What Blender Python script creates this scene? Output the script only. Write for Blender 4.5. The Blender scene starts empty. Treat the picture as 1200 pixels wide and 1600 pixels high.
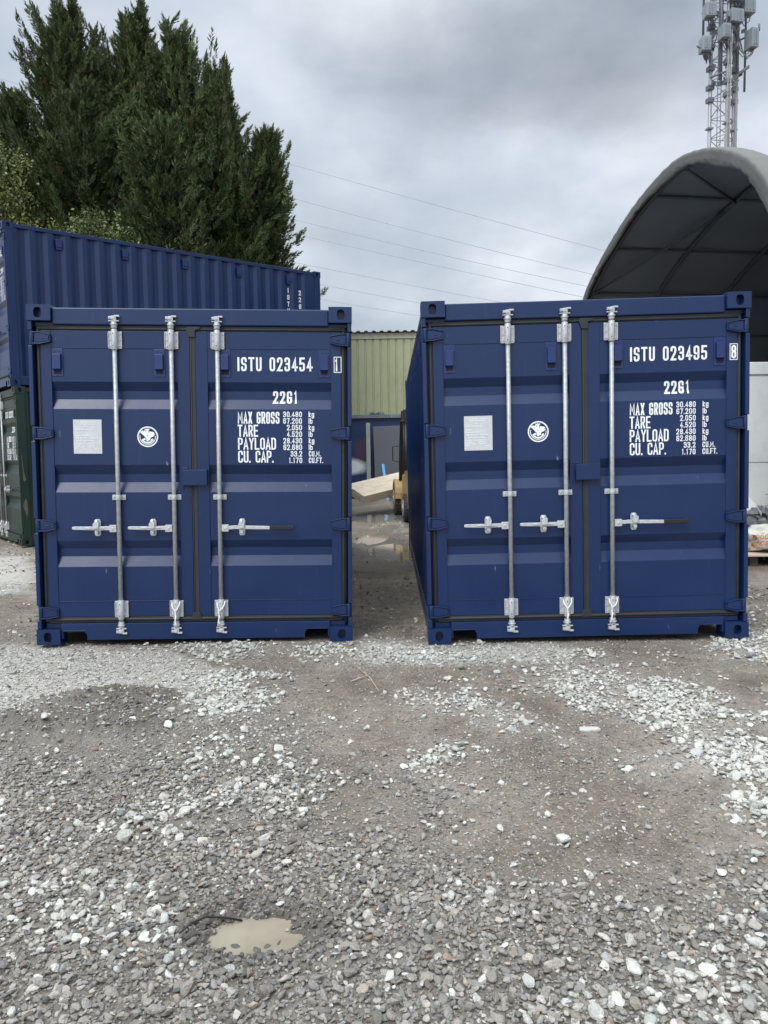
import bpy, bmesh, math, random
import numpy as np
from mathutils import Vector, Matrix
random.seed(7); rng = np.random.default_rng(7)
S = bpy.context.scene
COL = S.collection
R = math.radians
PI = math.pi

# ------------------------------------------------------------------ camera
S.render.resolution_x, S.render.resolution_y = 768, 1024
CAM_F, CAM_PITCH, CAM_ROLL, CAM_H, CAM_CX = 1184.73, 0.0775, -0.0145, 1.4588, 588.48
cp_, sp_ = math.cos(CAM_PITCH), math.sin(CAM_PITCH)
F_ = Vector((0, cp_, -sp_)); U_ = Vector((0, sp_, cp_)); X_ = Vector((1, 0, 0))
cr_, sr_ = math.cos(CAM_ROLL), math.sin(CAM_ROLL)
X2_ = cr_*X_ + sr_*U_; U2_ = -sr_*X_ + cr_*U_
cd = bpy.data.cameras.new('camera'); cam = bpy.data.objects.new('camera', cd); COL.objects.link(cam)
cam.matrix_world = Matrix(((X2_.x, U2_.x, -F_.x, 0), (X2_.y, U2_.y, -F_.y, 0), (X2_.z, U2_.z, -F_.z, CAM_H), (0, 0, 0, 1)))
cd.sensor_fit = 'VERTICAL'; cd.sensor_height = 36; cd.lens = CAM_F/1600*36
cd.shift_x = (600-CAM_CX)/1600
cd.clip_start = .05; cd.clip_end = 3000
S.camera = cam

# ------------------------------------------------------------------ world, sun, exposure
SUN_EL, SUN_AZ = R(48), R(214)          # behind the camera and to the left, veiled by cloud
W = bpy.data.worlds.new('World'); S.world = W; W.use_nodes = True
nt = W.node_tree; nt.nodes.clear()
def N(t, typ, **kw):
    n = t.nodes.new(typ)
    for k, v in kw.items():
        if k in n.inputs: n.inputs[k].default_value = v
        else: setattr(n, k, v)
    return n
def L(t, a, b): t.links.new(a, b)
def math_(t, op, a, b=None, clamp=False):
    n = t.nodes.new('ShaderNodeMath'); n.operation = op; n.use_clamp = clamp
    for i, v in enumerate((a, b)):
        if v is None: continue
        if isinstance(v, (int, float)): n.inputs[i].default_value = v
        else: t.links.new(v, n.inputs[i])
    return n.outputs[0]
def ramp(t, fac, stops, interp='LINEAR'):
    n = t.nodes.new('ShaderNodeValToRGB'); n.color_ramp.interpolation = interp
    e = n.color_ramp.elements
    while len(e) < len(stops): e.new(.5)
    for i, (p, c) in enumerate(stops):
        e[i].position = p; e[i].color = (*c, 1) if len(c) == 3 else c
    t.links.new(fac, n.inputs[0]); return n.outputs[0]
def mixc(t, f, a, b, mode='MIX'):
    n = t.nodes.new('ShaderNodeMix'); n.data_type = 'RGBA'; n.blend_type = mode
    for i, v in ((0, f), (6, a), (7, b)):
        if isinstance(v, (int, float)): n.inputs[i].default_value = v
        elif isinstance(v, tuple): n.inputs[i].default_value = (*v, 1)
        else: t.links.new(v, n.inputs[i])
    return n.outputs[2]
tc = N(nt, 'ShaderNodeTexCoord')
sep = N(nt, 'ShaderNodeSeparateXYZ'); L(nt, tc.outputs['Generated'], sep.inputs[0])
zz = math_(nt, 'MAXIMUM', sep.outputs[2], 0.0)
zp = math_(nt, 'ADD', zz, .32)
cmb = N(nt, 'ShaderNodeCombineXYZ')
L(nt, math_(nt, 'DIVIDE', sep.outputs[0], zp), cmb.inputs[0]); L(nt, math_(nt, 'DIVIDE', sep.outputs[1], zp), cmb.inputs[1])
mp = N(nt, 'ShaderNodeMapping'); mp.inputs['Location'].default_value = (2.35, 5.1, 0); L(nt, cmb.outputs[0], mp.inputs[0])
n1 = N(nt, 'ShaderNodeTexNoise', Scale=1.15, Detail=7.0, Roughness=.5, Distortion=.25); L(nt, mp.outputs[0], n1.inputs[0])
n2 = N(nt, 'ShaderNodeTexNoise', Scale=4.2, Detail=5.0, Roughness=.55); L(nt, mp.outputs[0], n2.inputs[0])
cl = math_(nt, 'ADD', math_(nt, 'MULTIPLY', n1.outputs[0], .8), math_(nt, 'MULTIPLY', n2.outputs[0], .2))
ccol = ramp(nt, cl, [(.38, (.34, .395, .47)), (.46, (.44, .50, .58)), (.53, (.52, .575, .65)), (.62, (.68, .73, .79))])
elev = ramp(nt, zz, [(0.0, (1.22, 1.18, 1.12)), (.16, (1.03, 1.02, 1.0)), (.42, (.93, .94, .97)), (.62, (1.25, 1.22, 1.18)), (.85, (4.0, 3.85, 3.6))])
# one heavy cloud over the right of the yard, brighter cloud behind the camera on the left
wv = N(nt, 'ShaderNodeTexNoise', Scale=1.6, Detail=6.0, Roughness=.55); L(nt, cmb.outputs[0], wv.inputs[0])
wo_ = N(nt, 'ShaderNodeVectorMath', operation='MULTIPLY_ADD'); L(nt, wv.outputs['Color'], wo_.inputs[0]); wo_.inputs[1].default_value = (.9, .9, 0); L(nt, cmb.outputs[0], wo_.inputs[2])
def lobe(cx, cy, rx, ry, lo, hi):
    q = N(nt, 'ShaderNodeMapping'); q.inputs['Location'].default_value = (-(cx+.45)/rx, -(cy+.45)/ry, 0); q.inputs['Scale'].default_value = (1/rx, 1/ry, 0); L(nt, wo_.outputs[0], q.inputs[0])
    l_ = N(nt, 'ShaderNodeVectorMath', operation='LENGTH'); L(nt, q.outputs[0], l_.inputs[0])
    return ramp(nt, l_.outputs['Value'], [(0.0, (lo,)*3), (1.0, (hi,)*3)], 'EASE')
ccol = mixc(nt, 1.0, ccol, lobe(.26, 1.20, .46, .27, .62, 1.0), 'MULTIPLY')
ccol = mixc(nt, 1.0, ccol, lobe(-.30, 1.55, .45, .22, .86, 1.0), 'MULTIPLY')
lf = N(nt, 'ShaderNodeVectorMath', operation='DOT_PRODUCT'); L(nt, tc.outputs['Generated'], lf.inputs[0]); lf.inputs[1].default_value = (-.42, -.90, .08)
ccol = mixc(nt, 1.0, ccol, ramp(nt, math_(nt, 'MULTIPLY_ADD' if False else 'ADD', math_(nt, 'MULTIPLY', lf.outputs['Value'], .5), .5), [(.15, (1.0,)*3), (.5, (.95,)*3), (.80, (1.0,)*3), (1.0, (2.4,)*3)]), 'MULTIPLY')
ccol = mixc(nt, 1.0, ccol, elev, 'MULTIPLY')
sky = N(nt, 'ShaderNodeTexSky', sky_type='NISHITA', sun_disc=False, sun_elevation=SUN_EL, sun_rotation=SUN_AZ)
bg1 = N(nt, 'ShaderNodeBackground', Strength=.05); L(nt, sky.outputs[0], bg1.inputs[0])
bg2 = N(nt, 'ShaderNodeBackground', Strength=1.0); L(nt, ccol, bg2.inputs[0])
mx = N(nt, 'ShaderNodeMixShader', Fac=.93); L(nt, bg1.outputs[0], mx.inputs[1]); L(nt, bg2.outputs[0], mx.inputs[2])
wo = N(nt, 'ShaderNodeOutputWorld'); L(nt, mx.outputs[0], wo.inputs[0])

sd = bpy.data.lights.new('sun', 'SUN'); sd.energy = 1.5; sd.angle = R(26); sd.color = (1, .975, .94)
sun = bpy.data.objects.new('sun', sd); COL.objects.link(sun)
sdir = Vector((math.sin(SUN_AZ)*math.cos(SUN_EL), math.cos(SUN_AZ)*math.cos(SUN_EL), math.sin(SUN_EL)))
sun.rotation_euler = sdir.to_track_quat('Z', 'Y').to_euler(); sun.location = (0, -5, 30)
S.view_settings.view_transform = 'Standard'; S.view_settings.look = 'None'; S.view_settings.gamma = 1
S.view_settings.exposure = 0.36
S.render.engine = 'CYCLES'

# ------------------------------------------------------------------ materials
MATS = {}
def mat(name, color, rough=.6, metal=0.0, var=.12, vscale=6.0, bump=0.0, bscale=60.0, spec=.5, attr=None, dirt=None, dirtscale=3.0, dirtamt=.5):
    m = bpy.data.materials.new(name); m.use_nodes = True; t = m.node_tree
    b = t.nodes['Principled BSDF']; b.inputs['Metallic'].default_value = metal
    b.inputs['Specular IOR Level'].default_value = spec
    tc = N(t, 'ShaderNodeTexCoord')
    nz = N(t, 'ShaderNodeTexNoise', Scale=vscale, Detail=6.0, Roughness=.6); L(t, tc.outputs['Object'], nz.inputs[0])
    f = ramp(t, nz.outputs[0], [(.3, (1-var,)*3), (.7, (1+var,)*3)])
    if attr:
        a = N(t, 'ShaderNodeAttribute', attribute_name=attr); base = a.outputs['Color']
    else:
        base = (color[0], color[1], color[2])
    c = mixc(t, 1.0, base, f, 'MULTIPLY')
    if dirt:
        nd = N(t, 'ShaderNodeTexNoise', Scale=dirtscale, Detail=9.0, Roughness=.7); L(t, tc.outputs['Object'], nd.inputs[0])
        df = ramp(t, nd.outputs[0], [(.52, (0, 0, 0)), (.75, (dirtamt,)*3)])
        c = mixc(t, df, c, dirt)
    L(t, c, b.inputs['Base Color'])
    rr = ramp(t, nz.outputs[0], [(.3, (max(rough-.06, 0.02),)*3), (.7, (min(rough+.06, 1),)*3)])
    L(t, rr, b.inputs['Roughness'])
    if bump:
        nb = N(t, 'ShaderNodeTexNoise', Scale=bscale, Detail=4.0); L(t, tc.outputs['Object'], nb.inputs[0])
        bp = N(t, 'ShaderNodeBump', Strength=bump, Distance=.01); L(t, nb.outputs[0], bp.inputs['Height']); L(t, bp.outputs[0], b.inputs['Normal'])
    MATS[name] = m; return m

def paint(name, color, rough=.34):
    """factory container paint: slight orange peel, faint dust film and vertical rub streaks"""
    m = bpy.data.materials.new(name); m.use_nodes = True; t = m.node_tree; b = t.nodes['Principled BSDF']
    tc = N(t, 'ShaderNodeTexCoord')
    nz = N(t, 'ShaderNodeTexNoise', Scale=1.3, Detail=7.0, Roughness=.6); L(t, tc.outputs['Object'], nz.inputs[0])
    mpn = N(t, 'ShaderNodeMapping'); mpn.inputs['Scale'].default_value = (22, 22, 1.1); L(t, tc.outputs['Object'], mpn.inputs[0])
    st = N(t, 'ShaderNodeTexNoise', Scale=1.0, Detail=5.0, Roughness=.65); L(t, mpn.outputs[0], st.inputs[0])
    c = mixc(t, ramp(t, nz.outputs[0], [(.35, (0, 0, 0)), (.75, (.30,)*3)]), color, tuple(min(1, x*1.35+.008) for x in color))
    dust = math_(t, 'MULTIPLY', ramp(t, st.outputs[0], [(.60, (0, 0, 0)), (.80, (1, 1, 1))]), .05)
    c = mixc(t, dust, c, (.30, .31, .34)); b.inputs['Specular IOR Level'].default_value = .42
    sc = N(t, 'ShaderNodeTexNoise', Scale=34.0, Detail=2.0, Roughness=.4); mp2 = N(t, 'ShaderNodeMapping'); mp2.inputs['Scale'].default_value = (1, 1, .2)
    L(t, tc.outputs['Object'], mp2.inputs[0]); L(t, mp2.outputs[0], sc.inputs[0])
    c = mixc(t, ramp(t, sc.outputs[0], [(.775, (0, 0, 0)), (.81, (.55,)*3)]), c, (.28, .30, .34))
    L(t, c, b.inputs['Base Color'])
    L(t, ramp(t, nz.outputs[0], [(.3, (rough-.05,)*3), (.7, (rough+.08,)*3)]), b.inputs['Roughness'])
    nb = N(t, 'ShaderNodeTexNoise', Scale=3.0, Detail=8.0, Roughness=.55); L(t, tc.outputs['Object'], nb.inputs[0])
    bp = N(t, 'ShaderNodeBump', Strength=.12, Distance=.02); L(t, nb.outputs[0], bp.inputs['Height']); L(t, bp.outputs[0], b.inputs['Normal'])
    MATS[name] = m; return m

paint('navy', (.0040, .0195, .079))
paint('green', (.014, .030, .022), .45)
mat('vent_blue', (.009, .024, .115), .35)
mat('vent_green', (.012, .035, .022), .4)
mat('galv', (.37, .39, .395), .40, .35, .22, 30, .25, 140)
mat('galv_bright', (.50, .52, .53), .38, .25, .18, 40, .3, 160)
mat('rubber', (.020, .023, .026), .62, 0, .25, 8)
mat('black_plastic', (.012, .013, .016), .35)
mat('hole_dark', (.008, .009, .012), .8)
mat('white_paint', (.82, .84, .86), .5, 0, .04, 20)
mat('slab', (.46, .45, .42), .85, 0, .15, 30, .5, 60)
mat('plate_white', (.56, .59, .60), .4, .15, .08, 20)
mat('ink', (.04, .045, .05), .6)
mat('wire_white', (.80, .80, .76), .5)
mat('rust', (.105, .095, .070), .85, 0, .4, 30)
mat('clad', (.34, .36, .215), .5, 0, .10, 1.2, dirt=(.20, .22, .16), dirtscale=1.5, dirtamt=.35)
mat('fascia', (.42, .40, .30), .55, 0, .1, 2)
mat('roof_sheet', (.36, .36, .33), .7, 0, .15, 2)
mat('ledge', (.16, .17, .19), .6, 0, .2, 5)
mat('grey_board', (.135, .145, .17), .5, 0, .06, 1.5)
mat('post_green', (.30, .34, .31), .6, 0, .15, 4)
mat('strap_blue', (.05, .32, .65), .45)
mat('timber', (.62, .52, .40), .65, 0, .14, 5, .3, 30)
mat('timber_end', (.50, .38, .24), .7, 0, .2, 12)
mat('yellow', (.34, .22, .08), .5, 0, .18, 4, dirt=(.10, .08, .05), dirtscale=5, dirtamt=.6)
mat('dark_steel', (.022, .024, .027), .5, .2, .2, 8)
mat('tyre', (.045, .043, .042), .85, 0, .3, 12)
mat('rim_grey', (.32, .32, .31), .6, .2, .2, 9)
mat('fabric', (.135, .137, .132), .75, 0, .12, 2.0, .5, 7, dirt=(.15, .15, .13), dirtscale=4, dirtamt=.5)
mat('fabric_in', (.19, .22, .265), .8, 0, .12, .8)
mat('frame_pipe', (.10, .11, .125), .6, .2)
mat('cabin', (.80, .83, .82), .5, 0, .06, 1.5, dirt=(.42, .43, .40), dirtscale=2, dirtamt=.4)
mat('mast_steel', (.30, .31, .33), .5, .3, .15, 3)
mat('mast_dark', (.15, .16, .18), .6, .2, .2, 3)
mat('radio_grey', (.24, .27, .295), .5, 0, .1, 2)
mat('panel_grey', (.36, .37, .37), .5, 0, .08, 2)
mat('conductor', (.34, .37, .40), .6)
mat('bark', (.10, .08, .06), .9, 0, .3, 6, .6, 20)
mat('conifer', (.05, .08, .03), .62, 0, .25, 1.2, attr='col', spec=.3)
mat('leafy', (.10, .14, .04), .55, 0, .2, 1.5, attr='col', spec=.35)
mat('stone', (.3, .3, .28), .85, 0, .22, 55, .7, 160, attr='col', spec=.3)
mat('sack_white', (.60, .59, .53), .55, 0, .12, 9, .5, 18, dirt=(.36, .33, .27), dirtscale=8, dirtamt=.5)
mat('sack_grey', (.17, .18, .19), .4, 0, .25, 7, .6, 16, dirt=(.42, .40, .34), dirtscale=6, dirtamt=.8)
mat('print_orange', (.62, .22, .09), .6)
mat('print_blue', (.10, .17, .28), .6)
mat('ply', (.60, .50, .40), .7, 0, .12, 4)
mat('cable', (.015, .015, .016), .5)
mat('twig', (.40, .34, .25), .85, 0, .2, 20)
mat('lamp_dark', (.05, .05, .05), .6)

# base wall of the warehouse: navy paint with rust bleed and a sprayed white smear
m = paint('navy_wall', (.018, .035, .11), .35); t = m.node_tree; b = t.nodes['Principled BSDF']
src = b.inputs['Base Color'].links[0].from_socket
tc = N(t, 'ShaderNodeTexCoord')
def blob(cx, cz, sx, sz, edge, hard=.25):
    mpn = N(t, 'ShaderNodeMapping', vector_type='POINT'); mpn.inputs['Location'].default_value = (-cx/sx, 0, -cz/sz); mpn.inputs['Scale'].default_value = (1/sx, 0, 1/sz)
    L(t, tc.outputs['Object'], mpn.inputs[0])
    nz = N(t, 'ShaderNodeTexNoise', Scale=1.6, Detail=5.0); L(t, tc.outputs['Object'], nz.inputs[0])
    ln = N(t, 'ShaderNodeVectorMath', operation='LENGTH'); L(t, mpn.outputs[0], ln.inputs[0])
    d = math_(t, 'ADD', ln.outputs['Value'], math_(t, 'MULTIPLY', math_(t, 'SUBTRACT', nz.outputs[0], .5), edge))
    return ramp(t, d, [(.55, (1, 1, 1)), (.55+hard, (0, 0, 0))])
c = mixc(t, math_(t, 'MULTIPLY', blob(-.42, 1.55, .35, .55, 1.4, .4), .35), src, (.16, .055, .03))
c = mixc(t, blob(-.78, 1.02, .62, .30, .5, .45), c, (.72, .76, .80))
L(t, c, b.inputs['Base Color'])

# ------------------------------------------------------------------ mesh helpers
class MB:
    def __init__(s): s.v = []; s.f = []; s.sm = []
    def add(s, vs, fs, smooth=False):
        o = len(s.v); s.v += [tuple(v) for v in vs]; s.f += [tuple(i+o for i in f) for f in fs]; s.sm += [smooth]*len(fs); return s
    def box(s, x0, x1, y0, y1, z0, z1):
        return s.add([(x0,y0,z0),(x1,y0,z0),(x1,y1,z0),(x0,y1,z0),(x0,y0,z1),(x1,y0,z1),(x1,y1,z1),(x0,y1,z1)],
                     [(3,2,1,0),(4,5,6,7),(0,1,5,4),(1,2,6,5),(2,3,7,6),(3,0,4,7)])
    def obox(s, c, ax, ay, az, sx, sy, sz):
        c = Vector(c); ax = Vector(ax).normalized()*sx/2; ay = Vector(ay).normalized()*sy/2; az = Vector(az).normalized()*sz/2
        vs = [c-ax-ay-az, c+ax-ay-az, c+ax+ay-az, c-ax+ay-az, c-ax-ay+az, c+ax-ay+az, c+ax+ay+az, c-ax+ay+az]
        return s.add(vs, [(3,2,1,0),(4,5,6,7),(0,1,5,4),(1,2,6,5),(2,3,7,6),(3,0,4,7)])
    def bar(s, a, b, w, h, up=(0,0,1)):
        a = Vector(a); b = Vector(b); d = (b-a); u = Vector(up)
        if abs(d.normalized().dot(u)) > .98: u = Vector((0, 1, 0))
        x = d.cross(u).normalized(); z = x.cross(d).normalized()
        return s.obox((a+b)/2, d, x, z, d.length, w, h)
    def prism(s, poly, axis, a0, a1):
        """extrude a 2D polygon; axis 0: poly=(y,z), axis 1: poly=(x,z), axis 2: poly=(x,y)"""
        def P(p, a): return (a, p[0], p[1]) if axis == 0 else ((p[0], a, p[1]) if axis == 1 else (p[0], p[1], a))
        n = len(poly)
        vs = [P(p, a0) for p in poly]+[P(p, a1) for p in poly]
        fs = [tuple(range(n)), tuple(range(2*n-1, n-1, -1))]+[(i, n+i, n+(i+1) % n, (i+1) % n) for i in range(n)]
        return s.add(vs, fs)
    def tube(s, pts, r, n=10, cap=True, r2=None, smooth=True):
        pts = [Vector(p) for p in pts]; m = len(pts); vs = []; fs = []
        rs = [r]*m if not isinstance(r, (list, tuple)) else r
        d0 = (pts[1]-pts[0]).normalized(); up = Vector((0, 0, 1)) if abs(d0.z) < .9 else Vector((1, 0, 0))
        x = d0.cross(up).normalized()
        for i, p in enumerate(pts):
            d = (pts[min(i+1, m-1)]-pts[max(i-1, 0)]).normalized()
            x = (x-d*x.dot(d)).normalized(); y = d.cross(x)
            for k in range(n):
                a = 2*PI*k/n; vs.append(p+(x*math.cos(a)+y*math.sin(a))*rs[i])
        for i in range(m-1):
            for k in range(n):
                k2 = (k+1) % n; fs.append((i*n+k, i*n+k2, (i+1)*n+k2, (i+1)*n+k))
        s.add(vs, fs, smooth)
        if cap:
            o = len(s.v)-m*n
            s.f += [tuple(o+k for k in reversed(range(n))), tuple(o+(m-1)*n+k for k in range(n))]; s.sm += [False, False]
        return s
    def disc(s, c, ax, r, depth, n=16): 
        c = Vector(c); ax = Vector(ax).normalized(); return s.tube([c-ax*depth/2, c+ax*depth/2], r, n)
    def mesh(s, name, m):
        me = bpy.data.meshes.new(name); me.from_pydata(s.v, [], s.f); me.update()
        me.polygons.foreach_set('use_smooth', s.sm)
        if m: me.materials.append(MATS[m])
        return me
    def build(s, name, m, parent=None, bevel=0, loc=None, seg=2):
        o = bpy.data.objects.new(name, s.mesh(name, m)); COL.objects.link(o)
        if parent: o.parent = parent
        if loc: o.location = loc
        if bevel: bev(o, bevel, seg)
        return o
def bev(o, w, seg=2):
    b = o.modifiers.new('bevel', 'BEVEL'); b.width = w; b.segments = seg; b.limit_method = 'ANGLE'; b.angle_limit = R(40); return o
def tag(o, label=None, cat=None, group=None, kind=None):
    if label: o['label'] = label
    if cat: o['category'] = cat
    if group: o['group'] = group
    if kind: o['kind'] = kind
    return o
def empty(name, loc=(0,0,0), rot=None, label=None, cat=None, group=None):
    o = bpy.data.objects.new(name, None); COL.objects.link(o); o.location = loc; o.empty_display_size = .2
    if rot is not None: o.rotation_euler = rot
    return tag(o, label, cat, group)
def np_obj(name, verts, faces, m, parent=None, col=None, smooth=False):
    """verts (n,3), faces (f,k)"""
    me = bpy.data.meshes.new(name); nv = len(verts); nf, k = faces.shape
    me.vertices.add(nv); me.vertices.foreach_set('co', np.ascontiguousarray(verts, dtype=np.float32).ravel())
    me.loops.add(nf*k); me.loops.foreach_set('vertex_index', np.ascontiguousarray(faces, dtype=np.int32).ravel())
    me.polygons.add(nf); me.polygons.foreach_set('loop_start', np.arange(nf, dtype=np.int32)*k)
    me.polygons.foreach_set('use_smooth', np.full(nf, smooth))
    me.update(calc_edges=True)
    if col is not None:
        for nm, arr in (col.items() if isinstance(col, dict) else [('col', col)]):
            a = me.color_attributes.new(nm, 'FLOAT_COLOR', 'POINT')
            c4 = np.ones((nv, 4), np.float32); c4[:, :arr.shape[1]] = arr; a.data.foreach_set('color', c4.ravel())
    me.materials.append(MATS[m])
    o = bpy.data.objects.new(name, me); COL.objects.link(o)
    if parent: o.parent = parent
    return o

# ------------------------------------------------------------------ noise in numpy
def vnoise(x, y, seed=0):
    xi = np.floor(x).astype(np.int64); yi = np.floor(y).astype(np.int64); xf = x-xi; yf = y-yi
    u = xf*xf*(3-2*xf); v = yf*yf*(3-2*yf)
    def h(a, b):
        n = (a*374761393+b*668265263+seed*1442695041) & 0xffffffff
        n = ((n ^ (n >> 13))*1274126177) & 0xffffffff
        return ((n ^ (n >> 16)) & 0xffff)/65535.0
    return (h(xi, yi)*(1-u)+h(xi+1, yi)*u)*(1-v)+(h(xi, yi+1)*(1-u)+h(xi+1, yi+1)*u)*v
def fbm(x, y, seed=0, oct=4):
    s = 0; a = .5; 
    for i in range(oct): s = s+a*vnoise(x*2**i, y*2**i, seed+i*17); a *= .5
    return s/(1-.5**oct)

# ------------------------------------------------------------------ stroke lettering
def _g():
    G = {}
    r = 1
    def o(*p): return ('o', p)
    def c(*p): return ('c', p)
    G['0'] = G['O'] = [c((0,0,r),(0,1,r),(1,1,r),(1,0,r))]
    G['Q'] = G['O']+[o((.6,.3),(1,0))]
    G['1'] = [o((.28,.86),(.62,1),(.62,0))]
    G['2'] = [o((0,.74),(0,1,r),(1,1,r),(1,.60,r),(0,0),(1.02,0))]
    G['3'] = [o((0,.78),(0,1,r),(1,1,r),(1,.53,r),(.35,.53)), o((.35,.53),(1,.53,r),(1,0,r),(0,0,r),(0,.22))]
    G['4'] = [o((.70,0),(.70,1),(0,.26),(1.12,.26))]
    G['5'] = [o((.97,1),(.05,1),(.02,.55),(1,.62,r),(1,0,r),(0,0,r),(0,.2))]
    G['6'] = [o((1,.80),(1,1,r),(0,1,r),(0,0,r),(1,0,r),(1,.57,r),(.05,.57))]
    G['7'] = [o((0,1),(1,1),(.38,0))]
    G['8'] = [c((0,1,r),(1,1,r),(1,.54,r),(0,.54,r)), c((0,.50,r),(1,.50,r),(1,0,r),(0,0,r))]
    G['9'] = [o((0,.20),(0,0,r),(1,0,r),(1,1,r),(0,1,r),(0,.43,r),(.95,.43))]
    G['A'] = [o((-.04,0),(.5,1.02),(1.04,0)), o((.2,.27),(.8,.27))]
    G['B'] = [c((0,1),(1,1,r),(1,.53,r),(0,.53)), c((0,.50),(1,.50,r),(1,0,r),(0,0))]
    G['C'] = [o((1,.74),(1,1,r),(0,1,r),(0,0,r),(1,0,r),(1,.26))]
    G['D'] = [c((0,0),(0,1),(1,1,r),(1,0,r))]
    G['E'] = [o((1,1),(0,1),(0,0),(1,0)), o((0,.5),(.85,.5))]
    G['F'] = [o((1,1),(0,1),(0,0)), o((0,.5),(.85,.5))]
    G['G'] = [o((1,.74),(1,1,r),(0,1,r),(0,0,r),(1,0,r),(1,.46),(.5,.46))]
    G['H'] = [o((0,0),(0,1)), o((1,0),(1,1)), o((0,.5),(1,.5))]
    G['I'] = [o((.5,0),(.5,1))]
    G['J'] = [o((1,1),(1,0,r),(0,0,r),(0,.3))]
    G['K'] = [o((0,0),(0,1)), o((1,1),(.05,.42),(1.02,0))]
    G['L'] = [o((0,1),(0,0),(1,0))]
    G['M'] = [o((0,0),(0,1),(.5,.3),(1,1),(1,0))]
    G['N'] = [o((0,0),(0,1),(1,0),(1,1))]
    G['P'] = [o((0,0),(0,1),(1,1,r),(1,.46,r),(0,.46))]
    G['R'] = [o((0,0),(0,1),(1,1,r),(1,.48,r),(0,.48)), o((.5,.48),(1,0))]
    G['S'] = [o((1,.76),(1,1,r),(0,1,r),(0,.52,r),(1,.50,r),(1,0,r),(0,0,r),(0,.24))]
    G['T'] = [o((-.05,1),(1.05,1)), o((.5,1),(.5,0))]
    G['U'] = [o((0,1),(0,0,r),(1,0,r),(1,1))]
    G['V'] = [o((0,1),(.5,0),(1,1))]
    G['W'] = [o((0,1),(.2,0),(.5,.8),(.8,0),(1,1))]
    G['X'] = [o((0,1),(1,0)), o((0,0),(1,1))]
    G['Y'] = [o((-.02,1),(.5,.48),(1.02,1)), o((.5,.5),(.5,0))]
    G['Z'] = [o((0,1),(1,1),(0,0),(1,0))]
    G['k'] = [o((0,0),(0,1)), o((.95,.72),(.05,.35),(1,0))]
    G['g'] = [c((0,.70,r),(1,.70,r),(1,.06,r),(0,.06,r)), o((1,.72),(1,-.28,r),(0,-.28,r),(0,-.15))]
    G['l'] = [o((.5,0),(.5,1))]
    G['b'] = [o((0,0),(0,1)), c((0,0,r),(0,.68,r),(1,.68,r),(1,0,r))]
    G['.'] = [o((.5,0),(.5,.07))]
    G['-'] = [o((.1,.5),(.9,.5))]
    return G
GL = _g()
NARROW = {'I': .30, 'l': .30, '.': .25, '1': .70, ' ': .75, 'M': 1.30, 'W': 1.3}
def _roundpts(pts, closed, rad):
    out = []; n = len(pts)
    for i, p in enumerate(pts):
        P = Vector(p[:2])
        if len(p) > 2 and (closed or 0 < i < n-1):
            A = Vector(pts[i-1][:2])-P; B = Vector(pts[(i+1) % n][:2])-P
            d = min(rad, A.length*.5, B.length*.5)
            a = P+A.normalized()*d; b = P+B.normalized()*d
            for k in range(5):
                u = k/4; out.append((1-u)**2*a+2*u*(1-u)*(P*.93+(a+b)/2*.07)+u*u*b)
        else: out.append(P)
    res = []
    for q in out:
        if not res or (q-res[-1]).length > 1e-6: res.append(q)
    return res
def lettering(lines):
    """lines: (text, x, z_bottom, cap_height, char_width, gap, stroke). returns [(verts2d, faces, level)]"""
    V = []; Fc = []; lev = []
    for (txt, x, z, h, w, gap, t0) in lines:
        t = t0
        for ch in txt:
            cw = w*NARROW.get(ch, 1)
            if ch != ' ':
                gw = max(cw-t, t*.05) if ch not in 'Il.' else cw
                gh = h-t
                ox = x+t/2 if ch not in 'Il.' else x
                for li, (k, pts) in enumerate(GL[ch]):
                    P = [(ox+p[0]*gw, z+t/2+p[1]*gh)+tuple(p[2:]) for p in pts]
                    if ch == '.': P = [(ox+gw/2, z), (ox+gw/2, z+t*1.15)]
                    closed = k == 'c'; t = t0*.80 if ch in 'MW' else t0
                    Q = _roundpts(P, closed, gw*.5)
                    if closed and (Q[0]-Q[-1]).length < 1e-6: Q.pop()
                    # extend open ends by half the stroke where they are flat
                    if not closed and ch != '.':
                        d = (Q[0]-Q[1]).normalized(); Q[0] = Q[0]+d*t*.5
                        d = (Q[-1]-Q[-2]).normalized(); Q[-1] = Q[-1]+d*t*.5
                    n = len(Q); o = len(V)
                    for i in range(n):
                        a = Q[i-1] if (i > 0 or closed) else None; b = Q[(i+1) % n] if (i < n-1 or closed) else None
                        d1 = (Q[i]-a).normalized() if a is not None else None; d2 = (b-Q[i]).normalized() if b is not None else None
                        if d1 is None: d1 = d2
                        if d2 is None: d2 = d1
                        n1 = Vector((-d1.y, d1.x)); n2 = Vector((-d2.y, d2.x)); m = n1+n2
                        if m.length < 1e-3: m = n1
                        m.normalize(); s = (t/2)/max(m.dot(n1), .45)
                        V.append(Q[i]+m*s); V.append(Q[i]-m*s)
                    cnt = n if closed else n-1
                    for i in range(cnt):
                        j = (i+1) % n
                        Fc.append((o+2*i, o+2*i+1, o+2*j+1, o+2*j)); 
                    lev += [li]*(2*n)
            x += cw+gap; t = t0
    return V, Fc, lev
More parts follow.
